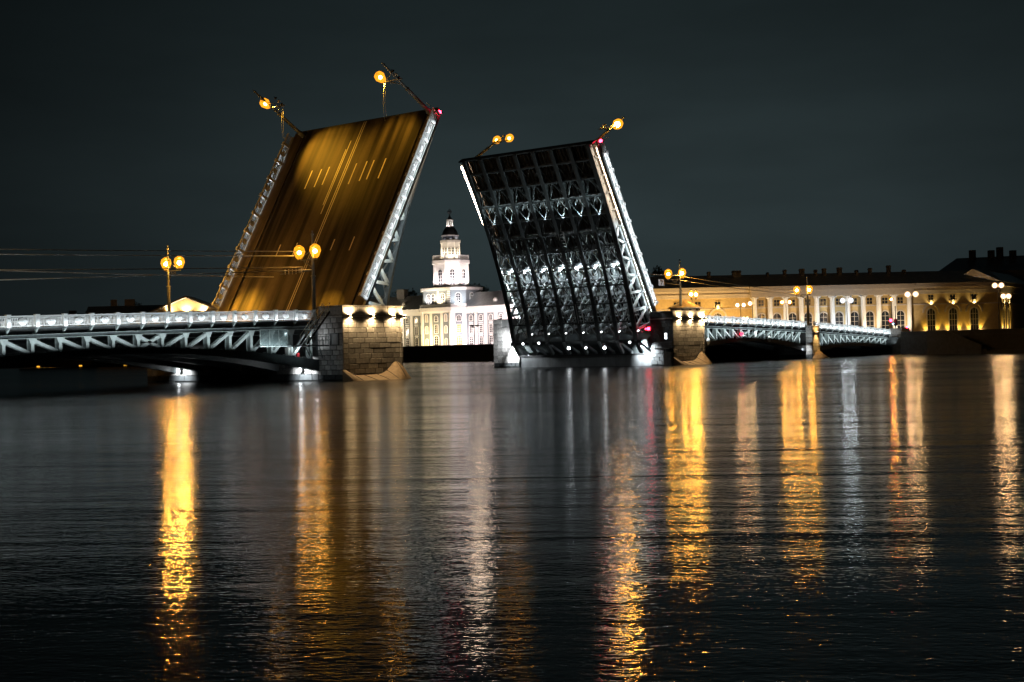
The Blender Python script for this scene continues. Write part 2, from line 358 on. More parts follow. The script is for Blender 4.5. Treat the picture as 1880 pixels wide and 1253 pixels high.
def span(name, label, s0, s1, posts, scr, crown, kk, verts, far=False, x_at=None, power=1.0, dens=1):
    root = thing(name, label, 'bridge span', (s0, 0, 0), 'fixed spans of the bridge')
    X = lambda s: s - s0
    n = max(6, int((s1 - s0) / 2.0)); ss = [s0 + (s1 - s0) * i / n for i in range(n + 1)]
    def sweep(nm, material, y0, y1, lo, hi, rng=ss):
        mb = MB()
        for a, b in zip(rng[:-1], rng[1:]):
            mb.hexa([(X(a), y0, lo(a)), (X(b), y0, lo(b)), (X(b), y1, lo(b)), (X(a), y1, lo(a)),
                     (X(a), y0, hi(a)), (X(b), y0, hi(b)), (X(b), y1, hi(b)), (X(a), y1, hi(a))])
        return mb.build(nm, material, root)
    zb = lambda s: zrail(s) - HR
    arch = lambda s: crown - kk * (s - scr) ** 2
    dep = lambda s: .55 + .0012 * (s - scr) ** 2
    sweep('deck', m_asphalt, .3, 27.4, lambda s: zb(s) - .5, lambda s: zb(s) - .02)
    sweep('cornice', m_mid, -.22, .28, lambda s: zb(s) - .13, lambda s: zb(s))
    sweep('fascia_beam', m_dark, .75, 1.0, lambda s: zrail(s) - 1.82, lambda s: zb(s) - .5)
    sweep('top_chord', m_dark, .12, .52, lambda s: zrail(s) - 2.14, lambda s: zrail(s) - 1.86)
    sweep('chord_flange', m_light, -.02, .66, lambda s: zrail(s) - 1.855, lambda s: zrail(s) - 1.81)
    sweep('chord_flange', m_light, .02, .62, lambda s: zrail(s) - 2.20, lambda s: zrail(s) - 2.15)
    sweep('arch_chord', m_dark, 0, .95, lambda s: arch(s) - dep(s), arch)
    for y in (6.9, 13.8, 20.7, 26.7):
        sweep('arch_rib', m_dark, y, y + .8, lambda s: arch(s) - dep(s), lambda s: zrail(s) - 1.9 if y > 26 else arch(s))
    sweep('soffit_beam', m_dark, 3.4, 3.6, lambda s: zrail(s) - 2.75, lambda s: zrail(s) - 2.68)
    sweep('soffit_beam', m_dark, 3.4, 3.6, lambda s: zrail(s) - 2.35, lambda s: zrail(s) - 2.3)
    # railing
    for y in ((0., 27.6) if far else (0.,)):
        for k in range(len(posts) - 1):
            a, b = posts[k], posts[k + 1]; sl = math.atan2(zb(b) - zb(a), b - a)
            mx = T(X(a), y, zb(a)) @ Matrix.Rotation(-sl, 4, 'Y') @ S((b - a) / 3.0, 1, 1)
            p = put(ME_PANEL, 'railing_panel', root, mx); put(ME_MEDAL, 'medallion', p)
        for a in posts: put(ME_POST, 'railing_post', root, T(X(a), y, zb(a)))
    # consoles below the cornice
    for a in posts:
        if a > s1 - .5 or a < s0 + .3: continue
        x = X(a)
        MB().prism([(x - .09, -.16, zb(a) - .14), (x - .09, .74, zb(a) - .14), (x - .09, .74, zrail(a) - 1.8), (x - .09, .35, zrail(a) - 1.8)], (.18, 0, 0)).build('console', m_light, root)
    # web members
    flip = scr + 1.0
    for i, a in enumerate(verts):
        if not (s0 + .2 < a < s1 - .2): continue
        zt = zrail(a) - 2.2
        MB().box(X(a) - .17, X(a) + .17, .1, .14, arch(a) - .02, zt).box(X(a) - .05, X(a) + .05, .14, .85, arch(a) - .02, zt).box(X(a) - .17, X(a) + .17, .8, .86, arch(a) - .02, zt).build('post', m_light, root)
        gs = MB(); gs.prism([(X(a) - .46, .06, zt), (X(a) + .46, .06, zt), (X(a) + .24, .06, zt - .5), (X(a) - .24, .06, zt - .5)], (0, .05, 0)); gs.build('gusset', m_light, root)
        b = a + 3.0 if a < flip else a - 3.0
        if s0 - 1 < b < s1 + 1.2 and abs(b - a) < 3.1:
            p = Vector((X(a), .24, zt - .12)); q = Vector((X(b) - (.25 if b > a else -.25), .24, arch(b) + .02))
            MB().bar(p, q, .12, .34, (0, 1, 0) if False else (0, 0, 1)).build('diagonal', m_light, root)
            p2 = p + Vector((0, .5, 0)); q2 = q + Vector((0, .5, 0))
            MB().bar(p2, q2, .10, .30).build('diagonal', m_light, root)
    for a in [s0 + 1.2 + 1.5 * k for k in range(int((s1 - s0 - 2) / 1.5))]:
        MB().box(X(a) - .2, X(a) + .2, -.06, .1, arch(a) + .0, arch(a) + .1).build('light_fitting', m_mid, root)
    # luminaires of the span: one strip under the rail, one along the lower chord
    xa = x_at or (s0 + .5, s1 - .5); Ls = xa[1] - xa[0]; nseg = max(2, int(Ls / 9))
    for k in range(nseg):
        a = xa[0] + Ls * k / nseg; b = xa[0] + Ls * (k + 1) / nseg
        c_ = (a + b) / 2
        strip_light((a, -.55, zb(a) + .02), (b, -.55, zb(b) + .02), (c_, .0, zb(c_) + .62), 6.2 * power * (b - a), (.90, .96, 1.), .08, 120)
        strip_light((a, -1.3, arch(a) + .35), (b, -1.3, arch(b) + .35), (c_, -.2, arch(c_) + 2.25), 13 * power * (b - a), (.84, .96, 1.), .12, 140)
    return root
lp = [3.0 * k for k in range(-4, 14)]
span('bridge_span', 'near left fixed span with white medallion railing and lit truss', -12, 39.55, lp[:-1] + [38.9], 14.0, 4.25, .0026, [-.42 + 2.99 * k for k in range(-3, 14)], far=True, x_at=(-11, 38), power=1.0)
rp1 = [122.9 + 2.983 * k for k in range(17)]; rp1 = [a for a in rp1 if 124.0 < a < 170.9]
span('bridge_span', 'right fixed span between the tall lit pier and the small pier', 124.1, 170.4, rp1, 145.5, 4.15, .0026, [125.9 + 2.99 * k for k in range(15)], power=1.75)
rp2 = [180.26 + 2.98 * (k - 2) for k in range(14)]; rp2 = [a for a in rp2 if 173.9 < a < 213.5]
span('bridge_span', 'farthest fixed span that reaches the right bank', 173.9, 213.4, rp2, 192.5, 2.75, .0020, [175.0 + 2.99 * k for k in range(14)], power=1.6)

# ---------------------------------------------------------------- masonry
_blocks = {}
def block_mesh(wd, ht, material, key):
    k = (round(wd, 1), round(ht, 2), key)
    if k not in _blocks:
        wd, ht = k[0], k[1]; mb = MB(); g = .022; c = .04; D = .12
        a = [(g, 0, g), (wd - g, 0, g), (wd - g, 0, ht - g), (g, 0, ht - g)]
        b = [(g, -D + c, g), (wd - g, -D + c, g), (wd - g, -D + c, ht - g), (g, -D + c, ht - g)]
        f = [(g + c, -D, g + c), (wd - g - c, -D, g + c), (wd - g - c, -D, ht - g - c), (g + c, -D, ht - g - c)]
        for A, B in ((a, b), (b, f)):
            for i in range(4): mb.quad(A[i], A[(i + 1) % 4], B[(i + 1) % 4], B[i])
        mb.quad(*f); mb.quad(*a[::-1])
        _blocks[k] = mb.mesh('stone_block', material)
    return _blocks[k]
def masonry(root, org, u, nrm, width, z0, z1, course, lens, material=m_granite, key='g', bond=True, r=rnd):
    """stone blocks on the wall through org (local), running along u, facing nrm"""
    u = Vector(u); nrm = Vector(nrm); nc = max(1, round((z1 - z0) / course)); ht = (z1 - z0) / nc
    for c in range(nc):
        x = 0.; first = True
        while x < width - .05:
            ln = r.choice(lens)
            if bond and first and c % 2: ln = ln * .5
            first = False
            if width - x - ln < .45: ln = width - x
            ln = min(ln, width - x)
            wet = z0 + c * ht < .5
            me = block_mesh(ln, ht, m_granite2 if wet else material, 'w' if wet else key)
            m = Matrix.Identity(4)
            for i in range(3):
                m[i][0] = u[i]; m[i][1] = -nrm[i]; m[i][2] = UV[i]; m[i][3] = org[i] + u[i] * x + UV[i] * (z0 + c * ht) + nrm[i] * r.uniform(-.012, .012)
            sc_ = ln / max(.1, round(ln, 1))
            put(me, 'stone_block', root, m @ S(sc_, 1, ht / round(ht, 2)))
            x += ln

def bascule_pier(name, label, sp, side):
    """side=-1: the fixed span joins at sp (left pier), side=+1: the channel face is at sp"""
    W = 10.2; root = thing(name, label, 'bridge pier', (sp, 0, 0), 'tall bascule piers')
    tn = -3.9; zt = 8.78; zband = 7.42
    core = MB(); core.box(.12, W - .12, tn + .12, .3, -3, zt - .12)
    core.build('nose_core', m_joint, root)
    cf = MB(); cf.box(.12, W - .12, 27.3, 33.1, -3, zt - .2); cf.build('far_nose', m_conc, root)
    MB().box(-.05, W - .2, 27.2, 33.25, 6.75, 7.05).build('far_band', m_granite, root)
    # front of the near nose: pilaster, field, band, attic
    masonry(root, (0, tn + .12, 0), (1, 0, 0), (0, -1, 0), .92, .15, zband, .60, [.92], bond=False)
    masonry(root, (.95, tn + .17, 0), (1, 0, 0), (0, -1, 0), W - .95 - .45, .15, zband, .60, [1.4, 1.75, 2.0, 2.3])
    masonry(root, (W - .45, tn + .12, 0), (1, 0, 0), (0, -1, 0), .45, .15, zband, .60, [.45], bond=False)
    masonry(root, (0, tn + .12, 0), (1, 0, 0), (0, -1, 0), W, zband + .22, zt - .12, 1.02, [2.55], bond=False)
    MB().box(-.12, W + .12, tn - .13, .35, zband, zband + .2).build('cornice_band', m_granite, root)
    MB().box(-.08, W + .08, tn - .08, .4, zt - .12, zt + .03).build('coping', m_granite, root)
    # side that looks at the camera's left
    if side < 0:
        masonry(root, (.12, .3, 0), (0, -1, 0), (-1, 0, 0), 4.2, .15, 4.2, .60, [.95, 1.1])
        masonry(root, (.12, -1.75 + 0, 0), (0, -1, 0), (-1, 0, 0), 2.15 - .85 - 1.3 + .85, 4.2, 5.55, .675, [.85], bond=False) if False else None
        masonry(root, (.12, .3, 0), (0, -1, 0), (-1, 0, 0), 2.15, 4.2, 5.55, .675, [.95, 1.2])
        masonry(root, (.12, -3.2, 0), (0, -1, 0), (-1, 0, 0), .70, 4.2, 5.55, .675, [.70])
        masonry(root, (.12, .3, 0), (0, -1, 0), (-1, 0, 0), 4.2, 5.55, zband, .62, [.95, 1.1])
        masonry(root, (.12, .3, 0), (0, -1, 0), (-1, 0, 0), 4.2, zband + .22, zt - .12, 1.02, [2.1], bond=False)
        wn = MB(); wn.box(.02, .11, -3.15, -1.9, 4.25, 5.5); w_ = wn.build('window', m_conc, root)
        MB().box(-.08, .02, -3.25, -3.13, 4.15, 5.6).box(-.08, .02, -1.92, -1.8, 4.15, 5.6).box(-.08, .02, -3.13, -1.92, 5.47, 5.6).box(-.08, .02, -3.13, -1.92, 4.15, 4.27).build('window_frame', m_black, w_)
        # low body under the end of the span
        MB().box(.13, W - .1, .31, 33.0, -3, 2.35).build('lower_body', m_joint, root)
        masonry(root, (.13, 33.0, 0), (0, -1, 0), (-1, 0, 0), 32.7, .1, 2.35, .75, [2.2, 2.6, 3.0])
        MB().box(.5, W - .2, .31, 27.2, 2.35, 2.9).build('bearing_shelf', m_conc, root)
        MB().box(2.2, W - .6, 1.2, 27.2, 2.9, 7.0).build('back_wall', m_wall_dark, root)
        MB().box(.3, .75, .5, .95, 2.9, 6.6).build('column', m_dark, root)
        MB().box(0, 6.0, .35, 27.3, 6.55, 7.2).build('approach_deck', m_asphalt, root)
    else:
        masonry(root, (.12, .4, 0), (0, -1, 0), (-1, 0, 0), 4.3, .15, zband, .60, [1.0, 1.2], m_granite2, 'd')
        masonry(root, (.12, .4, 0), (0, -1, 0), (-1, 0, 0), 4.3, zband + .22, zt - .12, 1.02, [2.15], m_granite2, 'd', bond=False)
        masonry(root, (.12, 33.1, 0), (0, -1, 0), (-1, 0, 0), 2.0, .15, 6.75, .66, [1.0], bond=False)
        masonry(root, (.12, 33.1, 0), (0, -1, 0), (-1, 0, 0), 2.0, 7.05, 8.5, .72, [1.0], bond=False)
        masonry(root, (.12, 31.1, 0), (0, -1, 0), (-1, 0, 0), 3.8, .15, 6.75, .66, [.95], bond=False)
        # open machine pit between the noses
        MB().box(.25, 2.2, .45, 27.25, -3, 1.85).build('threshold_wall', m_pit, root)
        MB().box(.1, 2.4, .45, 27.25, 1.85, 2.05).build('threshold_coping', m_black, root)
        MB().box(2.2, 9.8, .45, 27.25, -3, 1.0).build('pit_floor', m_pit, root)
        MB().box(8.6, 9.6, .45, 27.25, 1.0, 7.4).build('back_wall', m_pit, root)
        MB().box(4.2, W, .35, 27.3, 7.35, 7.7).build('approach_deck', m_asphalt, root)
        wn = MB().box(-.03, .10, -2.82, -2.3, 4.25, 5.25).build('window', e_wind, root)
        MB().box(-.08, -.0, -2.92, -2.80, 4.15, 5.35).box(-.08, 0, -2.32, -2.2, 4.15, 5.35).box(-.08, 0, -2.8, -2.32, 5.23, 5.35).box(-.06, 0, -2.8, -2.32, 4.7, 4.76).build('window_frame', m_black, wn)
        bl = MB().box(-1.1, .0, -3.75, -.85, 2.62, 2.78).build('balcony', m_mid, root)
        rl = MB()
        rl.box(-1.08, -1.03, -3.72, -.88, 3.75, 3.82)
        for k in range(15): rl.box(-1.08, -1.05, -3.72 + k * .2, -3.69 + k * .2, 2.78, 3.76)
        rl.box(-1.08, 0, -3.75, -3.70, 3.75, 3.82); rl.box(-1.08, 0, -.9, -.85, 3.75, 3.82); rl.build('balcony_rail', m_mid, bl)
        MB().box(-.5, .0, -3.75, -2.3, -.5, 2.2).build('fender_block', m_granite, root)
    # cutwater cap of brown stone at the foot of the nose
    cw = MB(); nu, nv = 26, 8
    def hh(q):
        return .55 + .75 * math.exp(-((q - .02) / .10) ** 2) + 1.35 * math.exp(-((q - .80) / .13) ** 2) - .55 * max(0, (q - .93) / .07) + .25 * q
    g = []
    for i in range(nu + 1):
        q = i / nu; row = []
        for j in range(nv + 1):
            v = j / nv
            x = -.35 + (W + 1.1) * q; h_ = hh(q); out = .35 + 2.3 * (math.sin(pi * (.12 + .80 * q)) ** .8)
            y = tn - .18 - out * v; z = h_ * (1 - v) ** .75 + .02 * math.sin(9 * q) - .25 * v
            row.append((x + (0.5 - q) * 1.2 * v, y, z))
        g.append(row)
    for i in range(nu):
        for j in range(nv): cw.quad(g[i][j], g[i + 1][j], g[i + 1][j + 1], g[i][j + 1])
    for i in range(nu):
        a, b = g[i][0], g[i + 1][0]; cw.quad(a, b, (b[0], b[1], -1.2), (a[0], a[1], -1.2))
    for gi in (g[0], g[-1]):
        for j in range(nv):
            a, b = gi[j], gi[j + 1]; cw.quad(a, b, (b[0], b[1], -1.2), (a[0], a[1], -1.2))
    import bmesh
    o = cw.build('cutwater', m_cap, root, smooth=False)
    sm = MB()
    for q in (3, 8, 13, 17, 21):
        for j in range(0, nv - 1):
            a, b = Vector(g[q][j]) + Vector((0, -.01, .02)), Vector(g[min(nu, q + (1 if q % 2 else -1) * 0)][j + 1]) + Vector((0, -.01, .02))
            sm.bar(a, b, .07, .04)
    sm.build('joint', m_joint, o)
    # wall washers on the band, each shining up on the attic and down on the stones
    xs = [1.05, 4.85, 8.35] if side < 0 else [1.9, 5.6, 9.0]
    for k, x in enumerate(xs + [W + .05]):
        wl = thing('wall_washer', ('amber wall washer number %s along the band of the ' % ('one', 'two', 'three', 'four')[k]) + ('left lit pier' if side < 0 else 'right lit pier'), 'light fitting', (sp + x, tn - .30, zband + .1), 'wall washers on the pier bands')
        MB().box(-.2, .2, -.10, .12, -.12, .14).build('housing', m_black, wl)
        MB().box(-.15, .15, -.08, .08, .145, .16).box(-.15, .15, -.08, .08, -.14, -.125).build('lens', e_warm, wl)
        yy = tn - .25; xx = sp + x
        col = (1., .68, .33)
        lamp('SPOT', (xx, yy, zband + .30), (xx, tn - .1, zband + 1.3), 1150, col, .08, angle=160, blend=.5)
        lamp('SPOT', (xx, yy, zband - .12), (xx, tn - .1, zband - 1.3), 680, col, .08, angle=160, blend=.5)
    return root
bascule_pier('bascule_pier', 'tall granite pier with four amber washers at the end of the near left span', 39.69, -1)
bascule_pier('bascule_pier', 'tall granite pier with amber washers and a small pavilion right of the raised underside', 113.47, 1)

# ---------------------------------------------------------------- raised leaves
LQ = 31.73
def nlow(q):
    P = [(-4, -7.6), (-1.5, -6.2), (4, -4.45), (10, -3.1), (17, -2.05), (24, -1.5), (31.8, -1.2)]
    for (a, b), (c, d) in zip(P[:-1], P[1:]):
        if q <= c: return b + (d - b) * (q - a) / (c - a)
    return P[-1][1]
QK = [-.45 + 2.97 * k for k in range(11)]       # panel points along the leaf
GT = [1.3 + 3.55 * i for i in range(8)]          # girders across it
def leaf(name, label, s0, z0, ang, sg, under):
    c, s = cos(ang), sin(ang); m = Matrix.Identity(4)
    qv = (c * sg, 0, s); yv = (0, sg, 0); nv = (-s * sg, 0, c)
    for i in range(3): m[i][0], m[i][1], m[i][2] = qv[i], yv[i], nv[i]
    m[0][3], m[1][3], m[2][3] = s0, 0, z0
    root = thing(name, label, 'bascule leaf', group='raised leaves of the drawbridge', mtx=m)
    W = 27.7
    def B(q0, q1, t0, t1, n0, n1, nm, material, par=None): return MB().box(q0, q1, sg * t0, sg * t1, n0, n1).build(nm, material, par or root)
    P = lambda q, t, n: (q, sg * t, n)
    B(-1.6, LQ, 2.2, W - 2.75, -.22, 0, 'roadway', m_deck)
    B(-.6, LQ, .2, 1.78, -.12, .02, 'sidewalk', m_deck); B(-.6, LQ, W - 2.3, W - .2, -.12, .02, 'sidewalk', m_deck)
    B(-.6, LQ, 1.78, 2.2, -.3, -.24, 'gutter', m_black); B(-.6, LQ, W - 2.75, W - 2.3, -.3, -.24, 'gutter', m_black)
    B(LQ, LQ + .22, .4, W - .4, -1.2, -.02, 'end_beam', m_dark)
    for t in (0., W - .12): B(-.2, LQ - .6, t, t + .12, -.62, -.02, 'edge_beam', m_mid)
    for t in (-.2, W - .2): B(.6, LQ - .6, t, t + .4, -.10, -.01, 'cornice', m_light)
    if not under:
        for t, q0, q1 in ((20.35, 21.2, 24.3), (17.05, 21.5, 24.5), (18.5, 21.3, 24.3), (11.8, 21.0, 24.4), (9.9, 21.3, 24.5), (8.6, 21.4, 24.5), (6.45, 21.3, 24.5),
                          (6.5, 10.1, 12.2), (10.05, 10.4, 12.1), (17.1, 10.2, 12.1), (20.4, 10.2, 12.1)):
            B(q0, q1, t - .1, t + .1, .003, .008, 'lane_marking', m_mark)
        for t, q0, q1 in ((13.35, 0, LQ), (13.72, 0, LQ), (14.85, 16.5, 28.6), (15.15, 18, 27.2)):
            B(q0, q1, t - .075, t + .075, .003, .008, 'centre_line', m_mark)
    # railings
    for side, t in (('near', 0.), ('far', W)):
        if under and side == 'far': continue
        ks = [2.5 + 2.97 * k for k in range(10)]
        for k in range(9):
            mx = T(ks[k], sg * t, 0) @ S(2.97 / 3, sg if side == 'near' else -sg, 1)
            p = put(ME_PANEL, 'railing_panel', root, mx); put(ME_MEDAL, 'medallion', p)
        for a in ks: put(ME_POST, 'railing_post', root, T(a, sg * t, 0) @ S(1, sg if side == 'near' else -sg, 1))
        hp = MB(); hp.box(29.3, 31.0, sg * t - .08, sg * t + .08, HR - .13, HR); hp.box(29.3, 31.0, sg * t - .08, sg * t + .08, .08, .18)
        for k in range(9): hp.box(29.45 + k * .17, 29.51 + k * .17, sg * t - .03, sg * t + .03, .1, HR - .1)
        hp.build('railing_end', m_rail, root)
    # girders
    for gi, t in enumerate(GT):
        outer = gi in (0, 7)
        pts_ = [17.4, 20.3, 23.3, 26.3, 29.2, LQ]
        gm = MB()
        for a, b in zip(pts_[:-1], pts_[1:]):
            gm.hexa([P(a, t - .04, nlow(a)), P(b, t - .04, nlow(b)), P(b, t + .04, nlow(b)), P(a, t + .04, nlow(a)), P(a, t - .04, -.24), P(b, t - .04, -.24), P(b, t + .04, -.24), P(a, t + .04, -.24)])
        g = gm.build('girder', m_mid, root)
        fl = MB(); qs = [-1.0, -.45] + QK[1:] + [LQ]
        for a, b in zip(qs[:-1], qs[1:]): fl.bar(P(a, t, nlow(a)), P(b, t, nlow(b)), .62 if not outer else .75, .30, (0, 0, 1))
        fl.build('bottom_flange', m_dark, g)
        tf = MB(); tf.bar(P(-1.5, t, -.42), P(17.4, t, -.42), .45, .4, (0, 0, 1)); tf.build('top_flange', m_mid, g)
        for k in range(0, 6):
            a = QK[k + 1] if k else QK[1]; b = QK[k] ; mid = (QK[k] + QK[k + 1]) / 2
            mt = m_light if outer else m_mid
            MB().bar(P(QK[k] + .1, t, -.6), P(mid, t, nlow(mid) + .15), .40, .30, (0, 1, 0)).build('diagonal', mt, g)
            MB().bar(P(mid, t, nlow(mid) + .15), P(QK[k + 1] - .1, t, -.6), .40, .30, (0, 1, 0)).build('diagonal', mt, g)
        if outer:
            hm = MB()
            for k in range(8): hm.box(18.5 + k * 1.55, 18.8 + k * 1.55, sg * (t - .07), sg * (t + .07), -.66, -.50)
            hm.build('slot', m_black, g)
    # cross beams, ribs, bracing
    for k, a in enumerate(QK):
        d_ = max(nlow(a) + .3, -.95)
        B(a - .04, a + .04, GT[0], GT[-1], d_, -.25, 'cross_beam', m_mid)
        B(a - .16, a + .16, GT[0], GT[-1], d_ - .05, d_, 'cross_beam_flange', m_mid)
        st_ = MB(); st_.bar(P(a, GT[0], nlow(a) + .02), P(a, GT[-1], nlow(a) + .02), .2, .16, (0, 0, 1)); st_.build('strut', m_dark, root)
        for t0, t1, e in ((.12, GT[0], 1), (W - .12, GT[-1], -1)):
            MB().prism([P(a - .05, t0, -.12), P(a - .05, t1, -.12), P(a - .05, t1, -.95), P(a - .05, t0, -.55)], (.10, 0, 0)).build('bracket', m_mid, root)
    for gi in range(7):
        t0, t1 = GT[gi], GT[gi + 1]
        for f_ in (.14, .32, .5, .68, .86):
            t = t0 + (t1 - t0) * f_; B(-1, LQ, t - .05, t + .05, -.52, -.225, 'deck_rib', m_mid)
        if under:
            for k in range(10):
                a, b = QK[k], QK[k + 1]; na, nb = nlow(a) * .55 - .25, nlow(b) * .55 - .25; tm = (t0 + t1) / 2; lt = m_light if (gi + k) % 3 == 0 else m_mid
                x = MB(); x.bar(P(a, t0 + .1, na), P(b, tm, nb), .09, .09); x.bar(P(a, t1 - .1, na), P(b, tm, nb), .09, .09); x.bar(P(b, t0, nb), P(b, t1, nb), .10, .10)
                x.bar(P(b, tm, nb), P(b, tm, nlow(b)), .08, .08); x.build('lattice_brace', lt, root)
            MB().tube(P(1, t0 + .7, -1.25), P(30, t0 + .7, -.75), .06, .06, 6).build('pipe', m_light, root)
        for k in range(5):
            a, b = QK[2 * k], QK[2 * k + 2]
            x = MB(); x.bar(P(a, t0, nlow(a) + .1), P(b, t1, nlow(b) + .1), .16, .12); x.bar(P(a, t1, nlow(a) + .1), P(b, t0, nlow(b) + .1), .16, .12)
            x.build('cross_brace', m_dark if k > 1 else m_mid, root)
    if under:
        ld = MB(); t = 11.4
        for q0, q1 in ((2.2, 6.0), (10.6, 13.5), (15.5, 18.0)):
            n0, n1 = nlow(q0) - .1, nlow(q1) - .1
            for dt_ in (-.5, .5): ld.bar(P(q0, t + dt_, n0), P(q1, t + dt_, n1), .08, .08)
            for k in range(6):
                f_ = k / 5; ld.bar(P(q0 + (q1 - q0) * f_, t - .5, n0 + (n1 - n0) * f_), P(q0 + (q1 - q0) * f_, t + .5, n0 + (n1 - n0) * f_), .05, .05)
        ld.build('ladder', m_ladder, root)
        for t in GT:      # tail arms that carry the counterweight down into the pit
            q = MB(); q.bar(P(-.4, t, -6.0), P(-3.0, t, -5.6), .5, .5); q.bar(P(-2.2, t, -1.0), P(-5.6, t, -4.6), .35, .5); q.bar(P(-.4, t, -6.0), P(-5.2, t, -2.6), .4, .4)
            q.build('tail_arm', m_mid, root)
        B(-4.6, -1.9, 1.0, 26.6, -3.2, -.6, 'counterweight', m_dark)
        B(-.9, -.5, .6, 27.0, -5.9, -5.3, 'pivot_beam', m_dark)
    # light bars fixed under both edges, shining at the outer girders
    for t, f_ in ((.16, 1), (W - .16, -1)):
        for q0, q1, me_, nm in ((18.6, 30.9, e_ledy, 'warm'), (1.5, 18.2, e_ledw if f_ > 0 else e_ledf, 'white')):
            lb = thing('light_bar', '%s light bar under the %s edge of the %s leaf' % (nm, 'near' if f_ > 0 else 'far', 'right' if under else 'left'), 'light fitting', group='light bars under the leaf edges', mtx=m @ T(0, 0, 0))
            MB().box(q0, q1, sg * (t + f_ * .02), sg * (t + f_ * .10), -.78, -.63).build('housing', m_black, lb)
            wd_ = .05 if nm == 'white' else (.19 if f_ < 0 else .10)
            MB().box(q0, q1, sg * (t + f_ * .105), sg * (t + f_ * .12), -.71 - wd_, -.71 + wd_ * .8).build('lens', me_, lb)
    # lights for the railing, fixed to the outside of the edge beam
    mw = m
    for a in (2.6, 11.6, 20.6):
        q0 = mw @ Vector((a, sg * -.6, -.1)); q1 = mw @ Vector((a + 8.8, sg * -.6, -.1)); am = mw @ Vector((a + 4.4, sg * .1, .75))
        strip_light(q0, q1, am, (160 if under else 85), (.92, .97, 1.), .1, 140)
    if not under:
        q0 = mw @ Vector((2.6, sg * (W + .7), .2)); q1 = mw @ Vector((28, sg * (W + .7), .2)); am = mw @ Vector((15, sg * W, .7))
        strip_light(q0, q1, am, 170, COOL, .1)
    return root, m
AL, BE = 1.0471344, 1.0373137
leafL, ML = leaf('bascule_leaf', 'raised left leaf showing its roadway with lane markings', 46.383, 7.608, AL, 1, False)
leafR, MR_ = leaf('bascule_leaf', 'raised right leaf showing its dark underside of girders', 115.43, 7.608, BE, -1, True)

# small white lamps on the underside and in the pit
_f = MB(); _f.ball((0, 0, 0), .19, 10, 6); ME_FL = _f.mesh('lens', e_floods, True)
_f = MB(); _f.ball((0, 0, 0), .26, 10, 6); ME_FB = _f.mesh('lens', e_flood, True)
_f = MB(); _f.box(.06, .3, -.2, .2, -.2, .2); _f.box(.1, .2, -.04, .04, -.6, -.2); ME_FH = _f.mesh('housing', m_black)
ORD = ['first', 'second', 'third', 'fourth', 'fifth', 'sixth', 'seventh', 'eighth']
def flood(loc, label, big=False, group='white lamps on the underside of the right leaf', rot=0.):
    t = thing('floodlight', label, 'floodlight', group=group, mtx=T(*loc) @ Matrix.Rotation(rot, 4, 'Z'))
    put(ME_FB if big else ME_FL, 'lens', t); put(ME_FH, 'housing', t, S(1.3, 1.3, 1.3) if big else None); return t
for i, t in enumerate((23.48, 20.23, 16.32, 12.78, 9.78, 5.9, 2.36)):
    p = MR_ @ Vector((12.0, -t, -3.45)); flood(p, '%s small lamp from the river in the row halfway up the underside' % ORD[6 - i])
for i, t in enumerate((24.33, 20.71, 17.11, 13.53, 9.87, 6.31, 2.65)):
    flood((113.35, t, 5.8), '%s lamp from the lit pier in the upper row over the pit' % ORD[6 - i], group='white lamps over the machine pit')
for i, (t, z, b) in enumerate(((23.57, 4.09, 0), (20.19, 4.14, 0), (13.98, 3.17, 1), (10.53, 3.16, 0), (6.85, 3.09, 1), (1.95, 3.87, 0))):
    flood((109.7, t, z), '%s lamp from the lit pier in the lower row over the pit%s' % (ORD[5 - i], ', big and glaring' if b else ''), bool(b), 'white lamps over the machine pit')
# light thrown up between the girders and on both ends of the pit
for t in (3.0, 6.6, 10.1, 13.7, 17.2, 20.8, 24.3):
    lamp('SPOT', (110.9, t, 4.2), tuple(MR_ @ Vector((11., -t, -1.0))), 46000, (.88, .96, 1.), .12, angle=62, blend=.9)
    lamp('SPOT', tuple(MR_ @ Vector((11.2, -t, -3.0))), tuple(MR_ @ Vector((19., -t, -.4))), 3400, (.88, .96, 1.), .1, angle=95, blend=.9)
for t in (3.0, 6.6, 10.1, 13.7, 17.2, 20.8, 24.3):
    lamp('SPOT', tuple(MR_ @ Vector((12.4, -t, -2.6))), tuple(MR_ @ Vector((7., -t, -.4))), 2400, (.88, .96, 1.), .1, angle=100, blend=.9)
for t in (3.0, 6.6, 10.1, 13.7, 17.2, 20.8, 24.3):  # fill spots without fittings, added to lift the upper underside
    lamp('SPOT', tuple(MR_ @ Vector((20.2, -t, -2.1))), tuple(MR_ @ Vector((29.5, -t, -.3))), 900, (.82, .97, 1.), .1, angle=100, blend=.9)
lamp('SPOT', (112.2, 28.6, 3.6), (114.0, 27.6, 1.6), 4200, COOL, .1, angle=120)
lamp('SPOT', (111.6, 29.0, 4.6), (113.6, 31.2, 5.0), 1300, COOL, .1, angle=130)
lamp('SPOT', (112.0, 1.6, 3.0), (114.6, 1.2, 2.0), 7500, COOL, .1, angle=125)
lamp('POINT', (117.5, 13.5, 3.4), (0, 0, 0), 120, COOL, .3)
lamp('POINT', (117.5, 22.5, 3.4), (0, 0, 0), 90, COOL, .3)
lamp('POINT', (117.5, 5.0, 3.4), (0, 0, 0), 120, COOL, .3)
for i, (y, z) in enumerate(((1.05, 6.0), (.62, 6.0))):
    t = thing('signal_light', ('small round' if i == 0 else 'wide square') + ' red navigation light beside the machine pit', 'signal light', (113.3, y, z), 'red navigation lights')
    MB().box(-.02, .25, -.24, .24, -.24, .24).build('housing', m_black, t)
    (MB().ball((-.08, 0, 0), .14, 8, 6) if i == 0 else MB().box(-.06, -.025, -.32, .2, -.22, .24)).build('lens', e_red, t)

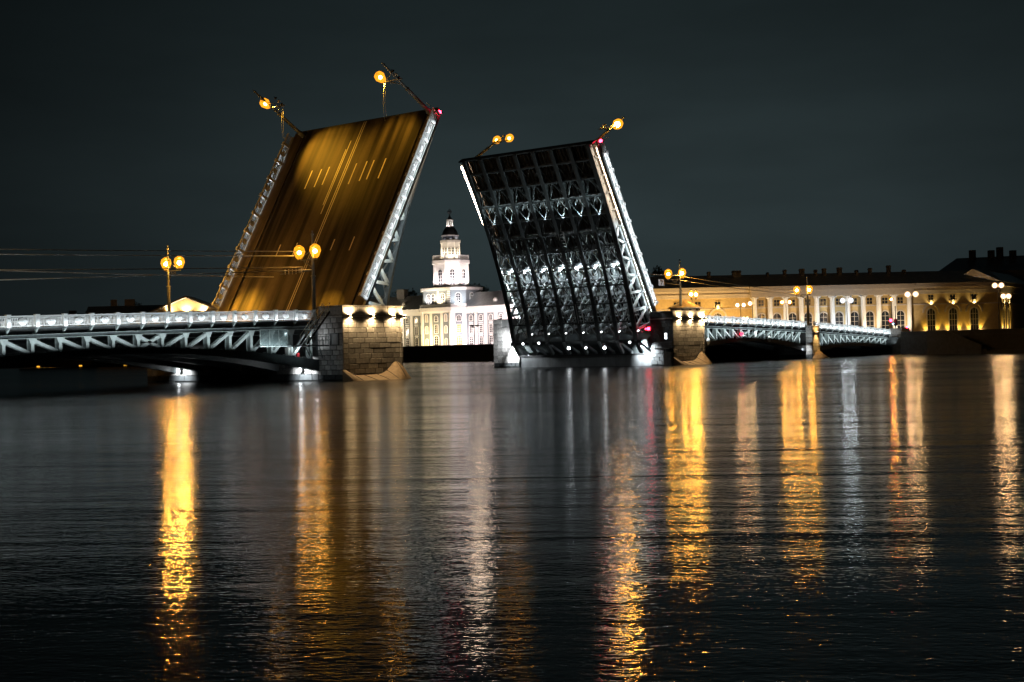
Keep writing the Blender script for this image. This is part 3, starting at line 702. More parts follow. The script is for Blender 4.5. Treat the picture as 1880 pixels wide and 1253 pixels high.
# ---------------------------------------------------------------- bridge lamps
_b = MB(); _b.ball((0, 0, 0), .25, 10, 8); ME_BULB = _b.mesh('bulb', e_bulb, True); ME_BULB_HI = _b.mesh('bulb', e_bulb_hi, True); ME_BULB_LO = _b.mesh('bulb', e_bulb_lo, True); ME_BULB_LF = _b.mesh('bulb', e_bulb_leaf, True)
_g = MB(); _g.lathe([(.16, -.55), (.30, -.42), (.48, .05), (.40, .40), (.12, .60)], 10); ME_LG = _g.mesh('lantern_halo_glass', e_glow, True)
_c = MB(); _c.lathe([(.18, .58), (.24, .62), (.05, .85), (.03, 1.0)], 8); _c.lathe([(.05, -.95), (.10, -.75), (.18, -.56)], 8); ME_LC = _c.mesh('lantern_cap', m_black)
_d = MB(); _d.ball((0, 0, 0), .2, 8, 6); ME_DIM = _d.mesh('bulb', m_white, True)
def bridge_lamp(label, mtx, sg, lit, H=10.3, g='lamp posts on the bridge', wires=False, zl=8.15, bulb=None, big=1.45):
    """sg: direction of the arm along local y; lit: offsets of lit lanterns"""
    t = thing('lamp_post', label, 'lamp post', group=g, mtx=mtx)
    MB().lathe([(.34, 0), (.34, .8), (.25, 1.0), (.22, 5.2), (.17, 5.3), (.15, 8.6), (.11, H - .5), (.11, H - .25)], 10).build('pole', m_mid, t)
    MB().lathe([(.17, H - .25), (.19, H - .1), (.06, H + .05), (.10, H + .18), (.02, H + .34)], 8).build('finial', m_mid, t)
    MB().lathe([(.26, 5.1), (.30, 5.2), (.26, 5.32)], 10).build('collar', m_mid, t); MB().lathe([(.2, 8.5), (.24, 8.6), (.2, 8.72)], 10).build('collar', m_mid, t)
    a = MB(); zb_ = zl - .95
    a.bar((0, -.7 * sg, zb_), (0, 2.6 * sg, zb_), .10, .14); a.bar((0, 0, zb_ - 1.1), (0, 1.6 * sg, zb_ - .05), .08, .08); a.bar((0, .1 * sg, zb_ + 1.2), (0, 2.3 * sg, zb_ + .05), .05, .05)
    for k in range(10):
        b0 = pi * k / 9; a.bar((0, sg * (1.1 + .45 * cos(b0)), zb_ - .1 - .4 * sin(b0)), (0, sg * (1.1 + .45 * cos(b0 + .35)), zb_ - .1 - .4 * sin(b0 + .35)), .05, .05)
    a.build('arm', m_mid, t)
    for y in (-.42, 2.3):
        l = put(ME_LC, 'lantern', t, T(0, y * sg, zl))
        if y in lit:
            put(bulb or ME_BULB, 'bulb', l, S(big, big, big) if big > 1.5 else None); put(ME_LG, 'lantern_halo_glass', l, S(big, big, big))
        else:
            put(ME_DIM, 'bulb', l)
    if wires:
        inv = mtx.to_3x3().inverted(); dn = inv @ Vector((0, 0, -1))
        wm = MB()
        for y, ln in ((2.45, 5.0), (2.15, 4.6)):
            p = Vector((0, y * sg, zb_)); prev = p
            for k in range(1, 9):
                f_ = k / 8; q = p + dn * ln * f_ + Vector((-.9 * f_ * (1 - f_) * 2 if y > 1 else 0, 0, 0)); wm.bar(prev, q, .024, .024, (0, 1, 0)); prev = q
        wm.build('hanging_cable', m_wire, t)
    return t
zd = lambda s: zrail(s) - HR
bridge_lamp('tall lamp post beside the foot of the raised roadway, left of the iron stairs', T(39.9, 1., 7.2), 1, (2.3, -.42), bulb=ME_BULB_LO)
bridge_lamp('lamp post with two glowing amber lanterns on the far pavement of the left span', T(38.55, 26.5, 7.2), -1, (2.3, -.42), bulb=ME_BULB_HI)
bridge_lamp('lamp post with square sign standing just right of the raised underside', T(124.4, 1., 7.2), 1, (2.3, .0, -.42))
bridge_lamp('lamp post over the small stone pier on the right', T(173.75, 1., 5.9), 1, (2.3, -.42), zl=7.7)
bridge_lamp('tilted lamp post at the top near corner of the raised roadway', ML @ T(31.0, 1.2, 0), 1, (2.3,), wires=True, bulb=ME_BULB_LF)
bridge_lamp('tilted lamp post at the top far corner of the raised roadway', ML @ T(31.0, 25.6, 0), -1, (-.42,), wires=True, zl=7.6, bulb=ME_BULB_LF)
bridge_lamp('tilted lamp with glaring globe at the top near corner of the dark leaf', MR_ @ T(31.3, -1.2, 0), -1, (-.42,), zl=7.4, bulb=ME_BULB, big=1.75)  # oversized glowing glass in place of its orange flare
bridge_lamp('tilted lamp post at the top far corner of the dark leaf', MR_ @ T(31.3, -25.6, 0), 1, (2.3, -.42), zl=8.6, bulb=ME_BULB_LF)
# the lanterns throw most of their light on the roadway below them
DK = (1., .47, .035)
lamp('SPOT', tuple(ML @ Vector((30.9, 3.5, 7.4))), tuple(ML @ Vector((26.5, 6.5, 0))), 14000, DK, .3, angle=78, blend=1)
lamp('SPOT', tuple(ML @ Vector((30.9, 25.4, 7.0))), tuple(ML @ Vector((27, 19.5, 0))), 15500, DK, .3, angle=66, blend=1)
lamp('SPOT', (39.0, 24.2, 14.6), tuple(ML @ Vector((1.5, 22.5, 0))), 24000, DK, .3, angle=48, blend=1)
lamp('SPOT', (40.5, 3.2, 14.6), tuple(ML @ Vector((1.0, 6.5, 0))), 8500, DK, .3, angle=44, blend=1)
for i, (mm, q, t, sg, who) in enumerate(((ML, 30.9, -.35, 1, 'left'), (MR_, 31.6, -.3, -1, 'right'))):
    v = thing('signal_light', 'red warning light at the top near corner of the %s leaf' % who, 'signal light', group='red warning lights on the leaf tips', mtx=mm @ T(q, sg * t, .1))
    MB().ball((0, 0, 0), .28, 10, 6).build('lens', e_red, v); MB().box(-.3, -.1, -.2, .2, -.2, .6).build('housing', m_mid, v)
    MB().bar((-.2, 0, .3), (-.4, 0, 2.6), .06, .06).build('bracket', m_light, v)
# square sign by the lamp post, with its dark sign mark
sg_ = thing('road_sign', 'small square white sign with a dark seven-like mark above the right pier', 'sign', (118.3, 1.0, 13.66))
MB().box(-.85, .85, -.04, .04, -.48, .48).build('board', m_sign, sg_)
MB().box(-.92, .92, -.02, .06, .48, .56).box(-.92, .92, -.02, .06, -.56, -.48).box(-.92, -.85, -.02, .06, -.48, .48).box(.85, .92, -.02, .06, -.48, .48).build('frame', m_black, sg_)
MB().box(-.45, .45, -.055, -.042, .18, .36).bar((.36, -.048, .25), (-.1, -.048, -.36), .012, .2, (1, 0, 0)).build('mark', m_black, sg_)
MB().bar((0, .06, 0), (6.1, .06, -.2), .08, .08).build('bracket', m_mid, sg_)
lamp('SPOT', (118.0, -1.5, 14.2), (118.3, 1, 13.6), 60, COOL, .05, angle=60)

# unseen point lights added at left to light the wires, for the next bridge lamps
for y_ in (3.3, 24.2): lamp('POINT', (-7.5, y_, 15.2), (0, 0, 0), 2000, (1., .72, .42), .25)
# overhead wires (trolley and feeder lines)
def wire(p, q, sag, label, r=.05):
    p = Vector(p); q = Vector(q); mb = MB(); prev = p
    for k in range(1, 13):
        f_ = k / 12; x = p.lerp(q, f_) - UV * sag * 4 * f_ * (1 - f_); mb.tube(prev, x, r, r, 4); prev = x
    o = mb.build('overhead_wire', m_wire); tag(o, label, 'overhead wire', 'overhead wires of the bridge')
wire((-30, 3, 13.0), (40.5, 3, 15.5), .15, 'topmost overhead wire crossing the sky left of the lamp post')
wire((-30, 5, 12.7), (40.6, 5, 15.1), .15, 'second overhead wire from the top left of the lamp post')
wire((0.6, 8, 12.3), (40, 8, 12.7), .1, 'third overhead wire crossing at the height of the far lanterns')
wire((-30, 3, 10.9), (40.2, 3, 13.6), .12, 'fourth overhead wire running to the middle of the lamp post')
wire((-10, 9, 10.7), (40.0, 1.2, 13.2), .1, 'lowest overhead wire slanting up to the lamp post')
wire((128, 3, 15.15), (173, 3, 13.5), .3, 'upper overhead wire right of the sign')
wire((128, 3, 14.4), (173, 3, 12.9), .3, 'lower overhead wire right of the sign')
wire((113, 1.5, 15.0), (124.4, 1.0, 15.0), .05, 'short feeder wire over the sign')
tl = thing('wire_bracket', 'iron crossarm with insulators held left of the tall lamp post', 'crossarm', (39.9, 1, 13.1))
MB().bar((0, 0, 0), (-1.0, 4.6, -.25), .07, .07).build('arm', m_mid, tl)
ins = MB()
for k in range(4): ins.tube((-.5 - .12 * k, 2.4 + .5 * k, -.3), (-.5 - .12 * k, 2.4 + .5 * k, .3), .05, .05, 6)
ins.build('insulator', m_white, tl); MB().box(-.55, -.25, 1.5, 1.9, -.2, .3).build('box', m_mark, tl)

# ---------------------------------------------------------------- iron stairs and glass shelter at the left pier
sr = thing('iron_stairs', 'dark iron stairs climbing from a platform to the roadway at the left pier', 'stairs', (36.0, -1.3, 4.4))
for y in (-.55, .55):
    MB().bar((0, y, 0), (3.7, y, 3.75), .07, .22).build('stringer', m_black, sr)
    h_ = MB(); h_.bar((0, y, 1.05), (3.7, y, 4.8), .05, .05); h_.bar((0, y, .55), (3.7, y, 4.3), .04, .04)
    for k in range(6): h_.bar((.74 * k, y, .75 * k), (.74 * k, y, .75 * k + 1.05), .05, .05)
    h_.build('handrail', m_mark, sr)
for k in range(14): MB().box(.1 + .26 * k, .34 + .26 * k, -.52, .52, .18 + .26 * k, .22 + .26 * k).build('tread', m_black, sr)
pf = thing('service_platform', 'grey steel service platform below the iron stairs', 'platform', (33.9, -.9, 4.1))
MB().box(0, 5.4, -1.1, .9, 0, .16).build('floor', m_mid, pf)
pr_ = MB()
for z in (.6, 1.1): pr_.box(2.4, 5.4, -1.1, -1.05, z, z + .05)
for k in range(7): pr_.box(2.4 + .49 * k, 2.45 + .49 * k, -1.1, -1.05, .16, 1.15)
pr_.build('guard_rail', m_light, pf)
for x in (1.4, 2.4, 4.0): MB().bar((x, -.9, 0), (x + .9, -.5, -1.4), .09, .09).build('strut', m_mid, pf)
m_gl2 = bpy.data.materials.new('clear_glass_panel'); m_gl2.use_nodes = True
_t = m_gl2.node_tree; _bs = _t.nodes['Principled BSDF']; _bs.inputs['Base Color'].default_value = (.30, .38, .38, 1); _bs.inputs['Roughness'].default_value = .3; _bs.inputs['Alpha'].default_value = .38
gs_ = thing('glass_shelter', 'glass panelled shelter hung on the truss beside the left pier', 'shelter', (30.0, -.75, 4.2))
for k in range(3): MB().box(.05 + k * 1.35, 1.35 + k * 1.35, -.02, .02, .05, 1.85).build('glass_panel', m_gl2, gs_)
MB().box(4.05, 4.09, -.0, .7, .05, 1.85).build('glass_panel', m_gl2, gs_)
fr = MB()
for x in (0, 1.37, 2.72, 4.06): fr.box(x - .03, x + .03, -.04, .04, 0, 1.9)
fr.box(0, 4.1, -.04, .04, 1.86, 1.93); fr.box(0, 4.1, -.05, .7, -.06, .03); fr.build('frame', m_light, gs_)
mc = thing('machine_cabinet', 'pale cabinet with a red box beside it under the service platform', 'cabinet', (35.0, .2, 2.9))
MB().box(0, .7, 0, .6, 0, 1.15).build('body', m_white, mc); MB().box(1.3, 1.7, 0, .4, 0, .5).build('red_box', m_red_paint, mc); MB().bar((2.6, 0, 1.3), (3.4, 0, 0), .1, .1).build('brace', m_black, mc)
lamp('POINT', (34.0, -.4, 5.6), (0, 0, 0), 22, COOL, .1)
lamp('POINT', (36.5, -.3, 3.7), (0, 0, 0), 28, COOL, .1)
lamp('POINT', (38.6, -.5, 5.2), (0, 0, 0), 40, COOL, .1)
# floodlights on the low body of the left pier
for i, (t, z, who) in enumerate(((25.66, 1.15, 'far'), (2.85, 1.05, 'near'))):
    f = thing('floodlight', 'white floodlight at the %s end of the low wall under the left span' % who, 'floodlight', (39.25, t, z + .35), 'floodlights on the low pier wall')
    MB().box(-.05, .2, -.24, .24, -.28, .25).build('housing', m_black, f)
    MB().box(-.07, -.05, -.2, .2, -.24, .21).build('lens', emis('flood_face', COOL, 16), f)
    lamp('SPOT', (38.3, t - .3, z + .5), (39.8, t - .3, z), 1300, COOL, .1, angle=125)

# ---------------------------------------------------------------- pavilion and lamp on the right pier
pv = thing('control_pavilion', 'low round pavilion with conical roof on the right pier', 'pavilion', (126.6, 1.5, 8.0))
MB().lathe([(2.5, 0), (2.5, 1.55)], 14).build('wall', m_wall_dark, pv)
MB().lathe([(3.0, 1.5), (3.0, 1.6), (.25, 2.75), (.12, 3.1)], 14).build('roof', m_cream, pv)
for k in range(5):
    a = pi + .35 + k * .55; MB().bar((2.5 * cos(a), 2.5 * sin(a), .45), (2.5 * cos(a), 2.5 * sin(a), 1.3), .35, .12, (cos(a), sin(a), 0)).build('window', m_glass, pv)
lp_ = thing('lamp_post', 'short post with two bright amber globes beside the conical pavilion roof', 'lamp post', (128.6, 1.2, 8.0), 'lamp posts on the bridge')
MB().lathe([(.12, 0), (.08, 3.2)], 8).build('pole', m_mid, lp_); MB().bar((-.5, 0, 3.2), (1.4, 0, 3.2), .08, .08).build('arm', m_mid, lp_)
for x in (-.3, 1.3):
    l = put(ME_LC, 'lantern', lp_, T(x, 0, 3.9)); put(ME_BULB, 'bulb', l); put(ME_LG, 'lantern_halo_glass', l)

# ---------------------------------------------------------------- small pier and abutment
sp_ = thing('small_pier', 'small stone pier with one lit front between the two right spans', 'bridge pier', (170.5, 0, 0))
MB().box(.1, 3.3, -1.2, 27.5, -3, 6.35).build('core', m_joint, sp_)
masonry(sp_, (.1, -1.2, 0), (1, 0, 0), (0, -1, 0), 3.2, 2.2, 6.3, .68, [1.6], bond=False)
masonry(sp_, (.1, -1.2, 0), (1, 0, 0), (0, -1, 0), 3.2, .1, 2.2, .7, [1.6, 1.2])
masonry(sp_, (.1, 6, 0), (0, -1, 0), (-1, 0, 0), 7.2, .1, 2.1, .66, [1.4, 1.8])
masonry(sp_, (.1, .1, 0), (0, -1, 0), (-1, 0, 0), 1.3, 2.1, 6.3, .7, [1.3])
MB().box(-.1, 3.5, -1.45, .2, 5.0, 5.16).build('band', m_granite, sp_); MB().box(-.05, 3.45, -1.4, .2, 6.3, 6.45).build('coping', m_granite, sp_)
cw = MB(); cw.v = [(-.3, -1.35, .0), (3.6, -1.35, 0), (1.8, -4.2, -.1), (.9, -1.35, .9), (2.6, -1.35, 1.7), (1.9, -2.6, .9)]
cw.f = [(0, 3, 5), (3, 4, 5), (4, 1, 5), (1, 2, 5), (2, 0, 5), (0, 1, 4, 3)]; cw.build('cutwater', m_cap, sp_)
lamp('SPOT', (172.1, -2.3, 5.1), (172.1, -1.3, 6.2), 330, (1., .58, .18), .08, angle=120); lamp('SPOT', (172.1, -2.3, 4.9), (172.1, -1.2, 3.2), 750, (1., .58, .18), .08, angle=95, blend=.8)
wl = thing('wall_washer', 'amber wall washer on the small stone pier', 'light fitting', (172.1, -1.65, 5.08), 'wall washers on the pier bands')
MB().box(-.15, .15, -.1, .15, -.1, .12).build('housing', m_black, wl); MB().box(-.1, .1, -.06, .06, .12, .14).build('lens', e_warm, wl)
lamp('SPOT', (168.6, .0, 1.9), (170.6, .6, 1.0), 700, COOL, .1, angle=120)
flood((169.3, .5, 2.3), 'white floodlight at the foot of the small stone pier', False, 'floodlights on the low pier wall')
sk = thing('signal_light', 'red and white shield light in the truss of the right span', 'signal light', (143.4, -.3, 4.6), 'red navigation lights')
MB().lathe([(.02, 0), (.55, .02), (.55, .12), (.02, .14)], 14).build('shield', m_white, sk); MB().ball((-.5, -.2, .35), .32, 10, 6).build('lens', e_red2, sk)
for i, (x, z) in enumerate(((131.0, 3.75), (154.0, 4.0), (148.5, 4.7))):
    d_ = thing('navigation_board', ('round white board low in the truss near the lit pier', 'round white board low in the truss near the small pier', 'upright white board in the middle of the truss')[i], 'sign', (x, -.35, z))
    (MB().tube((0, -.04, 0), (0, .04, 0), .62, .62, 14) if i < 2 else MB().box(-.35, .35, -.04, .04, -.6, .7)).build('board', m_white, d_)
    MB().bar((0, .06, .2), (0, .06, 1.4), .1, .06).build('hanger', m_light, d_)
ab = thing('bridge_abutment', 'granite abutment where the bridge meets the right bank', 'abutment', (213.4, -2.6, 0))
MB().box(.1, 6, .1, 32, -3, 4.6).build('core', m_joint, ab)
masonry(ab, (.1, .1, 0), (1, 0, 0), (0, -1, 0), 4.2, .1, 4.5, .73, [1.4, 2.0]); masonry(ab, (.1, 3.0, 0), (0, -1, 0), (-1, 0, 0), 2.9, .1, 4.5, .73, [1.4])
MB().box(-.1, 4.4, -.1, 2.4, 4.5, 5.8).build('pedestal', m_granite, ab)

# ---------------------------------------------------------------- street lamps on the far bank
def street_lamp(label, x, y, z, H, dx=.9, kind='amber', g='street lamps on the far bank', r=1.0, lit=2):
    t = thing('street_lamp', label, 'street lamp', (x, y, z), g)
    MB().lathe([(.22, 0), (.20, .9), (.12, 1.0), (.08, H)], 8).build('pole', m_black, t)
    d = RV * dx
    MB().bar(tuple(-d + UV * (H - .3)), tuple(d + UV * (H - .3)), .07, .07).build('arm', m_black, t)
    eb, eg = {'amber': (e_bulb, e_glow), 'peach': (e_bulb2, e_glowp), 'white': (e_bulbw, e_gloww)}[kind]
    for k in (-1, 1)[:lit]:
        p = d * k + UV * (H + .1)
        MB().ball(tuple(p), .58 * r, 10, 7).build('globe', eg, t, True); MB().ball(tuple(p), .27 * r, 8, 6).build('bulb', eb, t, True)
    return t
street_lamp('street lamp with two peach globes by the first white column', 228.9, 45.2, 4, 8.9, .8, 'peach')
street_lamp('street lamp with peach globes between the first columns', 226.3, 40.5, 4, 9.1, .6, 'peach', lit=1)
street_lamp('amber street lamp before the third and fourth columns', 231.4, 33.9, 4, 9.2, .95, 'amber')
street_lamp('street lamp with two cold white globes before the middle columns', 236.1, 19.9, 4, 9.1, 1.0, 'white', r=1.2)
street_lamp('single amber street lamp beside the traffic light', 233.1, 7.4, 4, 8.8, .0, 'amber', lit=1, r=.8)
street_lamp('street lamp with two big peach globes at the end of the colonnade', 231.2, 1.7, 4, 9.7, .95, 'peach', r=1.2)
street_lamp('tall street lamp with two white globes near the building corner', 238.6, -15.9, 4, 11.1, .75, 'peach', r=1.1)
street_lamp('lower street lamp right behind the tall one near the corner', 244.8, -15.7, 4, 8.7, .6, 'peach', r=1.1)
for i, (x, y) in enumerate(((300, 470), (300.5, 425), (300.5, 402), (268, 262))):
    street_lamp('amber street lamp far behind the left span, %s from the river' % ('fourth', 'third', 'second', 'first')[i], x, y, 4, 7.0, .7, 'amber', r=1.6)
for i, (x, y) in enumerate(((292.5, 455.5), (292.5, 420.5), (292.5, 386.0))):  # glowing panels added to imitate lamp reflections on the far water
    ql = thing('reflection_panel', 'glowing amber panel in place of a lamp reflection at the waterline under the left span, %s from the left' % ('first', 'second', 'third')[i], 'light fitting', (x - 4.2, y, 0), 'glowing panels for lamp reflections at the far waterline')
    MB().box(-.2, .5, -1.3, 1.3, .1, .95).build('housing', m_black, ql); MB().box(-.24, -.2, -1.2, 1.2, .25, .85).build('lens', e_glint, ql)
def candelabra(label, x, y, z, H):
    t = thing('street_lamp', label, 'street lamp', (x, y, z), 'street lamps on the far bank')
    MB().lathe([(.4, 0), (.3, .8), (.16, 1.0), (.10, H)], 8).build('pole', m_black, t)
    arms = MB()
    for k in range(6):
        a = k * pi / 3; p = Vector((1.3 * cos(a), 1.3 * sin(a), H - 4.4)); arms.bar((0, 0, H - 4.8), tuple(p), .09, .09)
        MB().ball(tuple(p + UV * .3), .3, 8, 5).build('globe', m_black, t)
    arms.bar((0, 0, H - 1.), tuple(RV * 1.2 + UV * H), .08, .08); arms.bar((0, 0, H - 1.), tuple(RV * -1.2 + UV * H), .08, .08); arms.build('arm', m_black, t)
candelabra('dark many-armed candelabra lamp before the white museum', 245, 146.2, 4, 11.0)
# traffic light, road sign, car on the right bank
tr = thing('traffic_light', 'dark traffic light pole with red and blue lights at the end of the bridge', 'traffic light', (222.5, 2.3, 4.6))
MB().lathe([(.14, 0), (.1, 6.4)], 8).build('pole', m_black, tr); MB().box(-.25, .25, -.35, .35, 1.9, 3.4).build('housing', m_black, tr)
MB().ball(tuple(-RV * 1.1 + UV * 3.1), .36, 8, 6).build('red_lens', e_red, tr); MB().ball(tuple(-RV * .6 + UV * 2.3), .2, 8, 6).build('blue_lens', e_green, tr)
MB().bar((0, 0, 2.7), tuple(-RV * 1.2 + UV * 2.7), .1, .3).build('arm', m_black, tr)
car = thing('parked_car', 'car with white headlights and red tail lights leaving the bridge', 'car', (221.5, .2, 4.6))
MB().prism([(-2.1, -.85, .35), (2.1, -.85, .35), (2.15, -.85, .8), (1.2, -.85, .95), (.6, -.85, 1.4), (-1.1, -.85, 1.4), (-1.7, -.85, .95), (-2.15, -.85, .8)], (0, 1.7, 0)).build('body', m_dark, car)
for x in (-1.3, 1.3):
    for y in (-.88, .88): MB().tube((x, y - .1, .33), (x, y + .1, .33), .33, .33, 12).build('wheel', m_black, car)
for y in (-.6, .6): MB().ball((-2.12, y, .75), .22, 8, 5).build('headlight', emis('car_headlight', (1., .95, .85), 40), car); MB().ball((2.15, y, .8), .16, 8, 5).build('tail_light', e_red, car)
MB().ball((.0, -.95, 1.5), .25, 8, 5).build('roof_light', e_red, car)

# ---------------------------------------------------------------- museum with the tower
KX, KY, KZ = 264.1, 171.5, 4.0
mu = thing('museum_building', 'floodlit white museum with a stepped tower, dark dome and sphere', 'building', (KX, KY, 0))
def octo(a, b, c): return [(-b, a - c), (-b, -(a - c)), (-(b - c), -a), (b - c, -a), (b, -(a - c)), (b, a - c), (b - c, a), (-(b - c), a)]
def oblock(nm, a, b, c, z0, z1, material, par=mu): return MB().prism([(x, y, z0) for x, y in octo(a, b, c)], (0, 0, z1 - z0)).build(nm, material, par)
WX = -4.5                                    # wing front plane (local)
for y0, y1 in ((-60, -9.6), (9.6, 70)):
    MB().box(WX, WX + 14, y0, y1, KZ - 1, 16.4).build('wing_wall', m_stucco, mu)
    MB().box(WX - .5, WX + 14.5, y0, y1, 16.4, 17.5).build('wing_cornice', m_white, mu)
    MB().box(WX - .15, WX + .05, y0, y1, 15.3, 16.4).build('frieze', m_white, mu)
    MB().prism([(WX - .6, y0, 17.5), (WX + 14.6, y0, 17.5), (WX + 8.5, y0, 22.4), (WX + 5.5, y0, 22.4)], (0, y1 - y0, 0)).build('wing_roof', m_roof, mu)
for y in (-21, 19, -40): MB().lathe([(.75, 0), (.75, .7), (.4, 1.2), (.05, 1.35)], 8, (WX + 1.6, y, 18.9)).build('dormer', m_white, mu)
MB().box(WX + 4, WX + 6, 21, 24.5, 21.5, 24.8).build('chimney', m_wall_dark, mu)
oblock('rotunda_wall', 10., 8., 3.5, KZ - 1, 16.3, m_white)
oblock('rotunda_cornice', 10.5, 8.5, 3.7, 16.3, 17.6, m_white)
oblock('rotunda_roof', 10.2, 8.2, 3.6, 17.6, 18.6, m_roof)
oblock('tower_base', 9.5, 7.5, 3.6, 18.0, 23.2, m_stucco); oblock('tower_base_cornice', 10.1, 8.1, 3.85, 23.2, 24.1, m_white)
oblock('tower_base_roof', 9.6, 7.6, 3.7, 24.1, 24.5, m_roof)
def reg(d): return d / 2, d / 2, d / 2 * (1 - math.tan(pi / 8))
oblock('drum_wall', *reg(10.9), 24.0, 32.2, m_white); oblock('drum_cornice', *reg(12.2), 32.2, 33.3, m_white); oblock('drum_ledge', *reg(11.4), 33.3, 33.5, m_roof)
bal = MB()
oc = octo(*reg(11.3))
for (a, b) in zip(oc, oc[1:] + oc[:1]):
    A = Vector((*a, 33.5)); Bv = Vector((*b, 33.5)); bal.bar(A + UV * 1.35, Bv + UV * 1.35, .3, .2); bal.bar(A + UV * .1, Bv + UV * .1, .3, .2)
    bal.box(a[0] - .25, a[0] + .25, a[1] - .25, a[1] + .25, 33.5, 35.0)
    for k in range(1, 10): p = A.lerp(Bv, k / 10); bal.box(p.x - .09, p.x + .09, p.y - .09, p.y + .09, 33.6, 34.8)
bal.build('balustrade', m_white, mu)
oblock('upper_drum', *reg(5.8), 33.4, 39.2, m_white); oblock('upper_cornice', *reg(6.7), 39.2, 40.1, m_white); oblock('dome_ring', *reg(5.4), 40.1, 41.7, m_stucco); oblock('ring_moulding', *reg(5.8), 41.5, 41.75, m_white)
MB().lathe([(2.75, 41.7), (2.65, 42.3), (2.3, 43.3), (1.75, 44.2), (1.2, 44.8)], 16).build('dome', m_dome, mu, True)
MB().lathe([(1.25, 44.7), (1.25, 45.0)], 12).lathe([(1.15, 46.7), (1.15, 47.05)], 12).build('lantern_ring', m_white, mu)
for k in range(8):
    a = k * pi / 4 + .2; MB().tube((.95 * cos(a), .95 * sin(a), 45.), (.95 * cos(a), .95 * sin(a), 46.7), .14, .14, 6).build('lantern_column', m_white, mu)
MB().lathe([(1.05, 47.05), (.6, 47.7), (.18, 48.4), (.12, 49.0)], 12).build('lantern_roof', m_dome, mu)
am = MB()
for ax in range(3):
    for k in range(16):
        a, b = 2 * pi * k / 16, 2 * pi * (k + 1) / 16
        f_ = [lambda t: (cos(t) * .75, sin(t) * .75, 0), lambda t: (cos(t) * .75, 0, sin(t) * .75), lambda t: (0, cos(t) * .75, sin(t) * .75)][ax]
        am.bar(Vector(f_(a)) + Vector((0, 0, 49.7)), Vector(f_(b)) + Vector((0, 0, 49.7)), .14, .14, (.3, .5, 1))
am.ball((0, 0, 49.7), .3, 8, 6); am.tube((0, 0, 49), (0, 0, 51.0), .05, .03, 5); am.build('armillary_sphere', m_black, mu)
# windows: frame mesh with glazing bars, glass behind
def window_meshes(wd, ht, arched, nx, ny, fw=.18):
    mb = MB(); gl = MB(); D = .14
    def outline(o):
        x = wd / 2 + o; pts = [(-x, -o), (x, -o)]
        if arched:
            zc = ht - wd / 2
            for k in range(9): a = pi * k / 8; pts.append((x * cos(a), zc + x * sin(a)))
        else: pts += [(x, ht + o), (-x, ht + o)]
        return pts
    a, b = outline(0), outline(fw); n = len(a)
    for k in range(n):
        p, q, r_, s_ = a[k], a[(k + 1) % n], b[(k + 1) % n], b[k]
        mb.hexa([(p[0], 0, p[1]), (q[0], 0, q[1]), (r_[0], 0, r_[1]), (s_[0], 0, s_[1]), (p[0], -D, p[1]), (q[0], -D, q[1]), (r_[0], -D, r_[1]), (s_[0], -D, s_[1])])
    for i in range(1, nx): x = -wd / 2 + wd * i / nx; mb.box(x - .045, x + .045, -.07, -.03, 0, ht - (.1 if arched else 0))
    for j in range(1, ny): z = ht * j / ny; mb.box(-wd / 2, wd / 2, -.07, -.03, z - .045, z + .045)
    gl.prism([(x, -.02, z) for x, z in a], (0, -.012, 0))
    return mb, gl
def winset(wd, ht, arched, nx, ny, fw=.18, fm=m_white, gm=m_glass):
    a, b = window_meshes(wd, ht, arched, nx, ny, fw); return a.mesh('window', fm), b.mesh('pane', gm)
def face_mtx(p, nrm):
    nrm = Vector(nrm).normalized(); x = UV.cross(nrm); m = Matrix.Identity(4)
    for i in range(3): m[i][0], m[i][1], m[i][2], m[i][3] = x[i], -nrm[i], UV[i], p[i]
    return m
def put_win(ws, par, p, nrm):
    w_ = put(ws[0], 'window', par, face_mtx(p, nrm)); put(ws[1], 'pane', w_); return w_
WB = winset(1.35, 2.6, False, 2, 4); WB2 = winset(1.35, 2.9, True, 2, 4); WS = winset(1.35, 1.8, True, 2, 3)
WL = winset(1.7, 3.3, True, 2, 4, .25); WLY = winset(1.7, 3.3, True, 3, 4, .25, m_white, e_winw); WT = winset(1.5, 3.4, True, 2, 4, .22); WU = winset(1.0, 2.4, True, 2, 3, .16)
WO = winset(.95, 2.3, True, 1, 1, .2, m_white, m_cream)
F_ = (-1, 0, 0); DG = (-.7071, -.7071, 0); DG2 = (-.7071, .7071, 0); SD = (0, -1, 0)
for sgn in (-1, 1):
    for k in range(9 if sgn < 0 else 6):
        y = sgn * (12.0 + 4.15 * k)
        if abs(y) > 58: break
        put_win(WB2, mu, (WX - .01, y, 5.0), F_); put_win(WB, mu, (WX - .01, y, 8.9), F_); put_win(WS, mu, (WX - .01, y, 12.9), F_)
        yb = y + sgn * 2.07; MB().box(WX - .3, WX, yb - .62, yb + .62, KZ, 15.3).build('pilaster', m_white, mu)
        MB().box(WX - .2, WX, y - .8, y + .8, 8.1, 8.5).build('sill', m_white, mu); MB().box(WX - .2, WX, y - .8, y + .8, 12.0, 12.35).build('sill', m_white, mu)
XF = -8.0
for y, ws3 in ((0., (WL, WB, WS)), (-4.2, (WO, WO, WO)), (4.2, (WO, WO, WO))):
    bd = 1.25 if y else 1.75
    MB().box(XF - .06, XF + .01, y - bd, y + bd, 4.3, 15.6).build('recessed_bay', m_stucco, mu)
    for z, ws in zip((5.0, 9.2, 13.0), ws3): put_win(ws, mu, (XF - .07, y, z), F_)
MB().box(XF - .35, XF, -6.45, -5.75, KZ, 16.3).build('pilaster', m_white, mu); MB().box(XF - .35, XF, 5.75, 6.45, KZ, 16.3).build('pilaster', m_white, mu)
cd_ = Vector((-6.25, -8.25, 0))
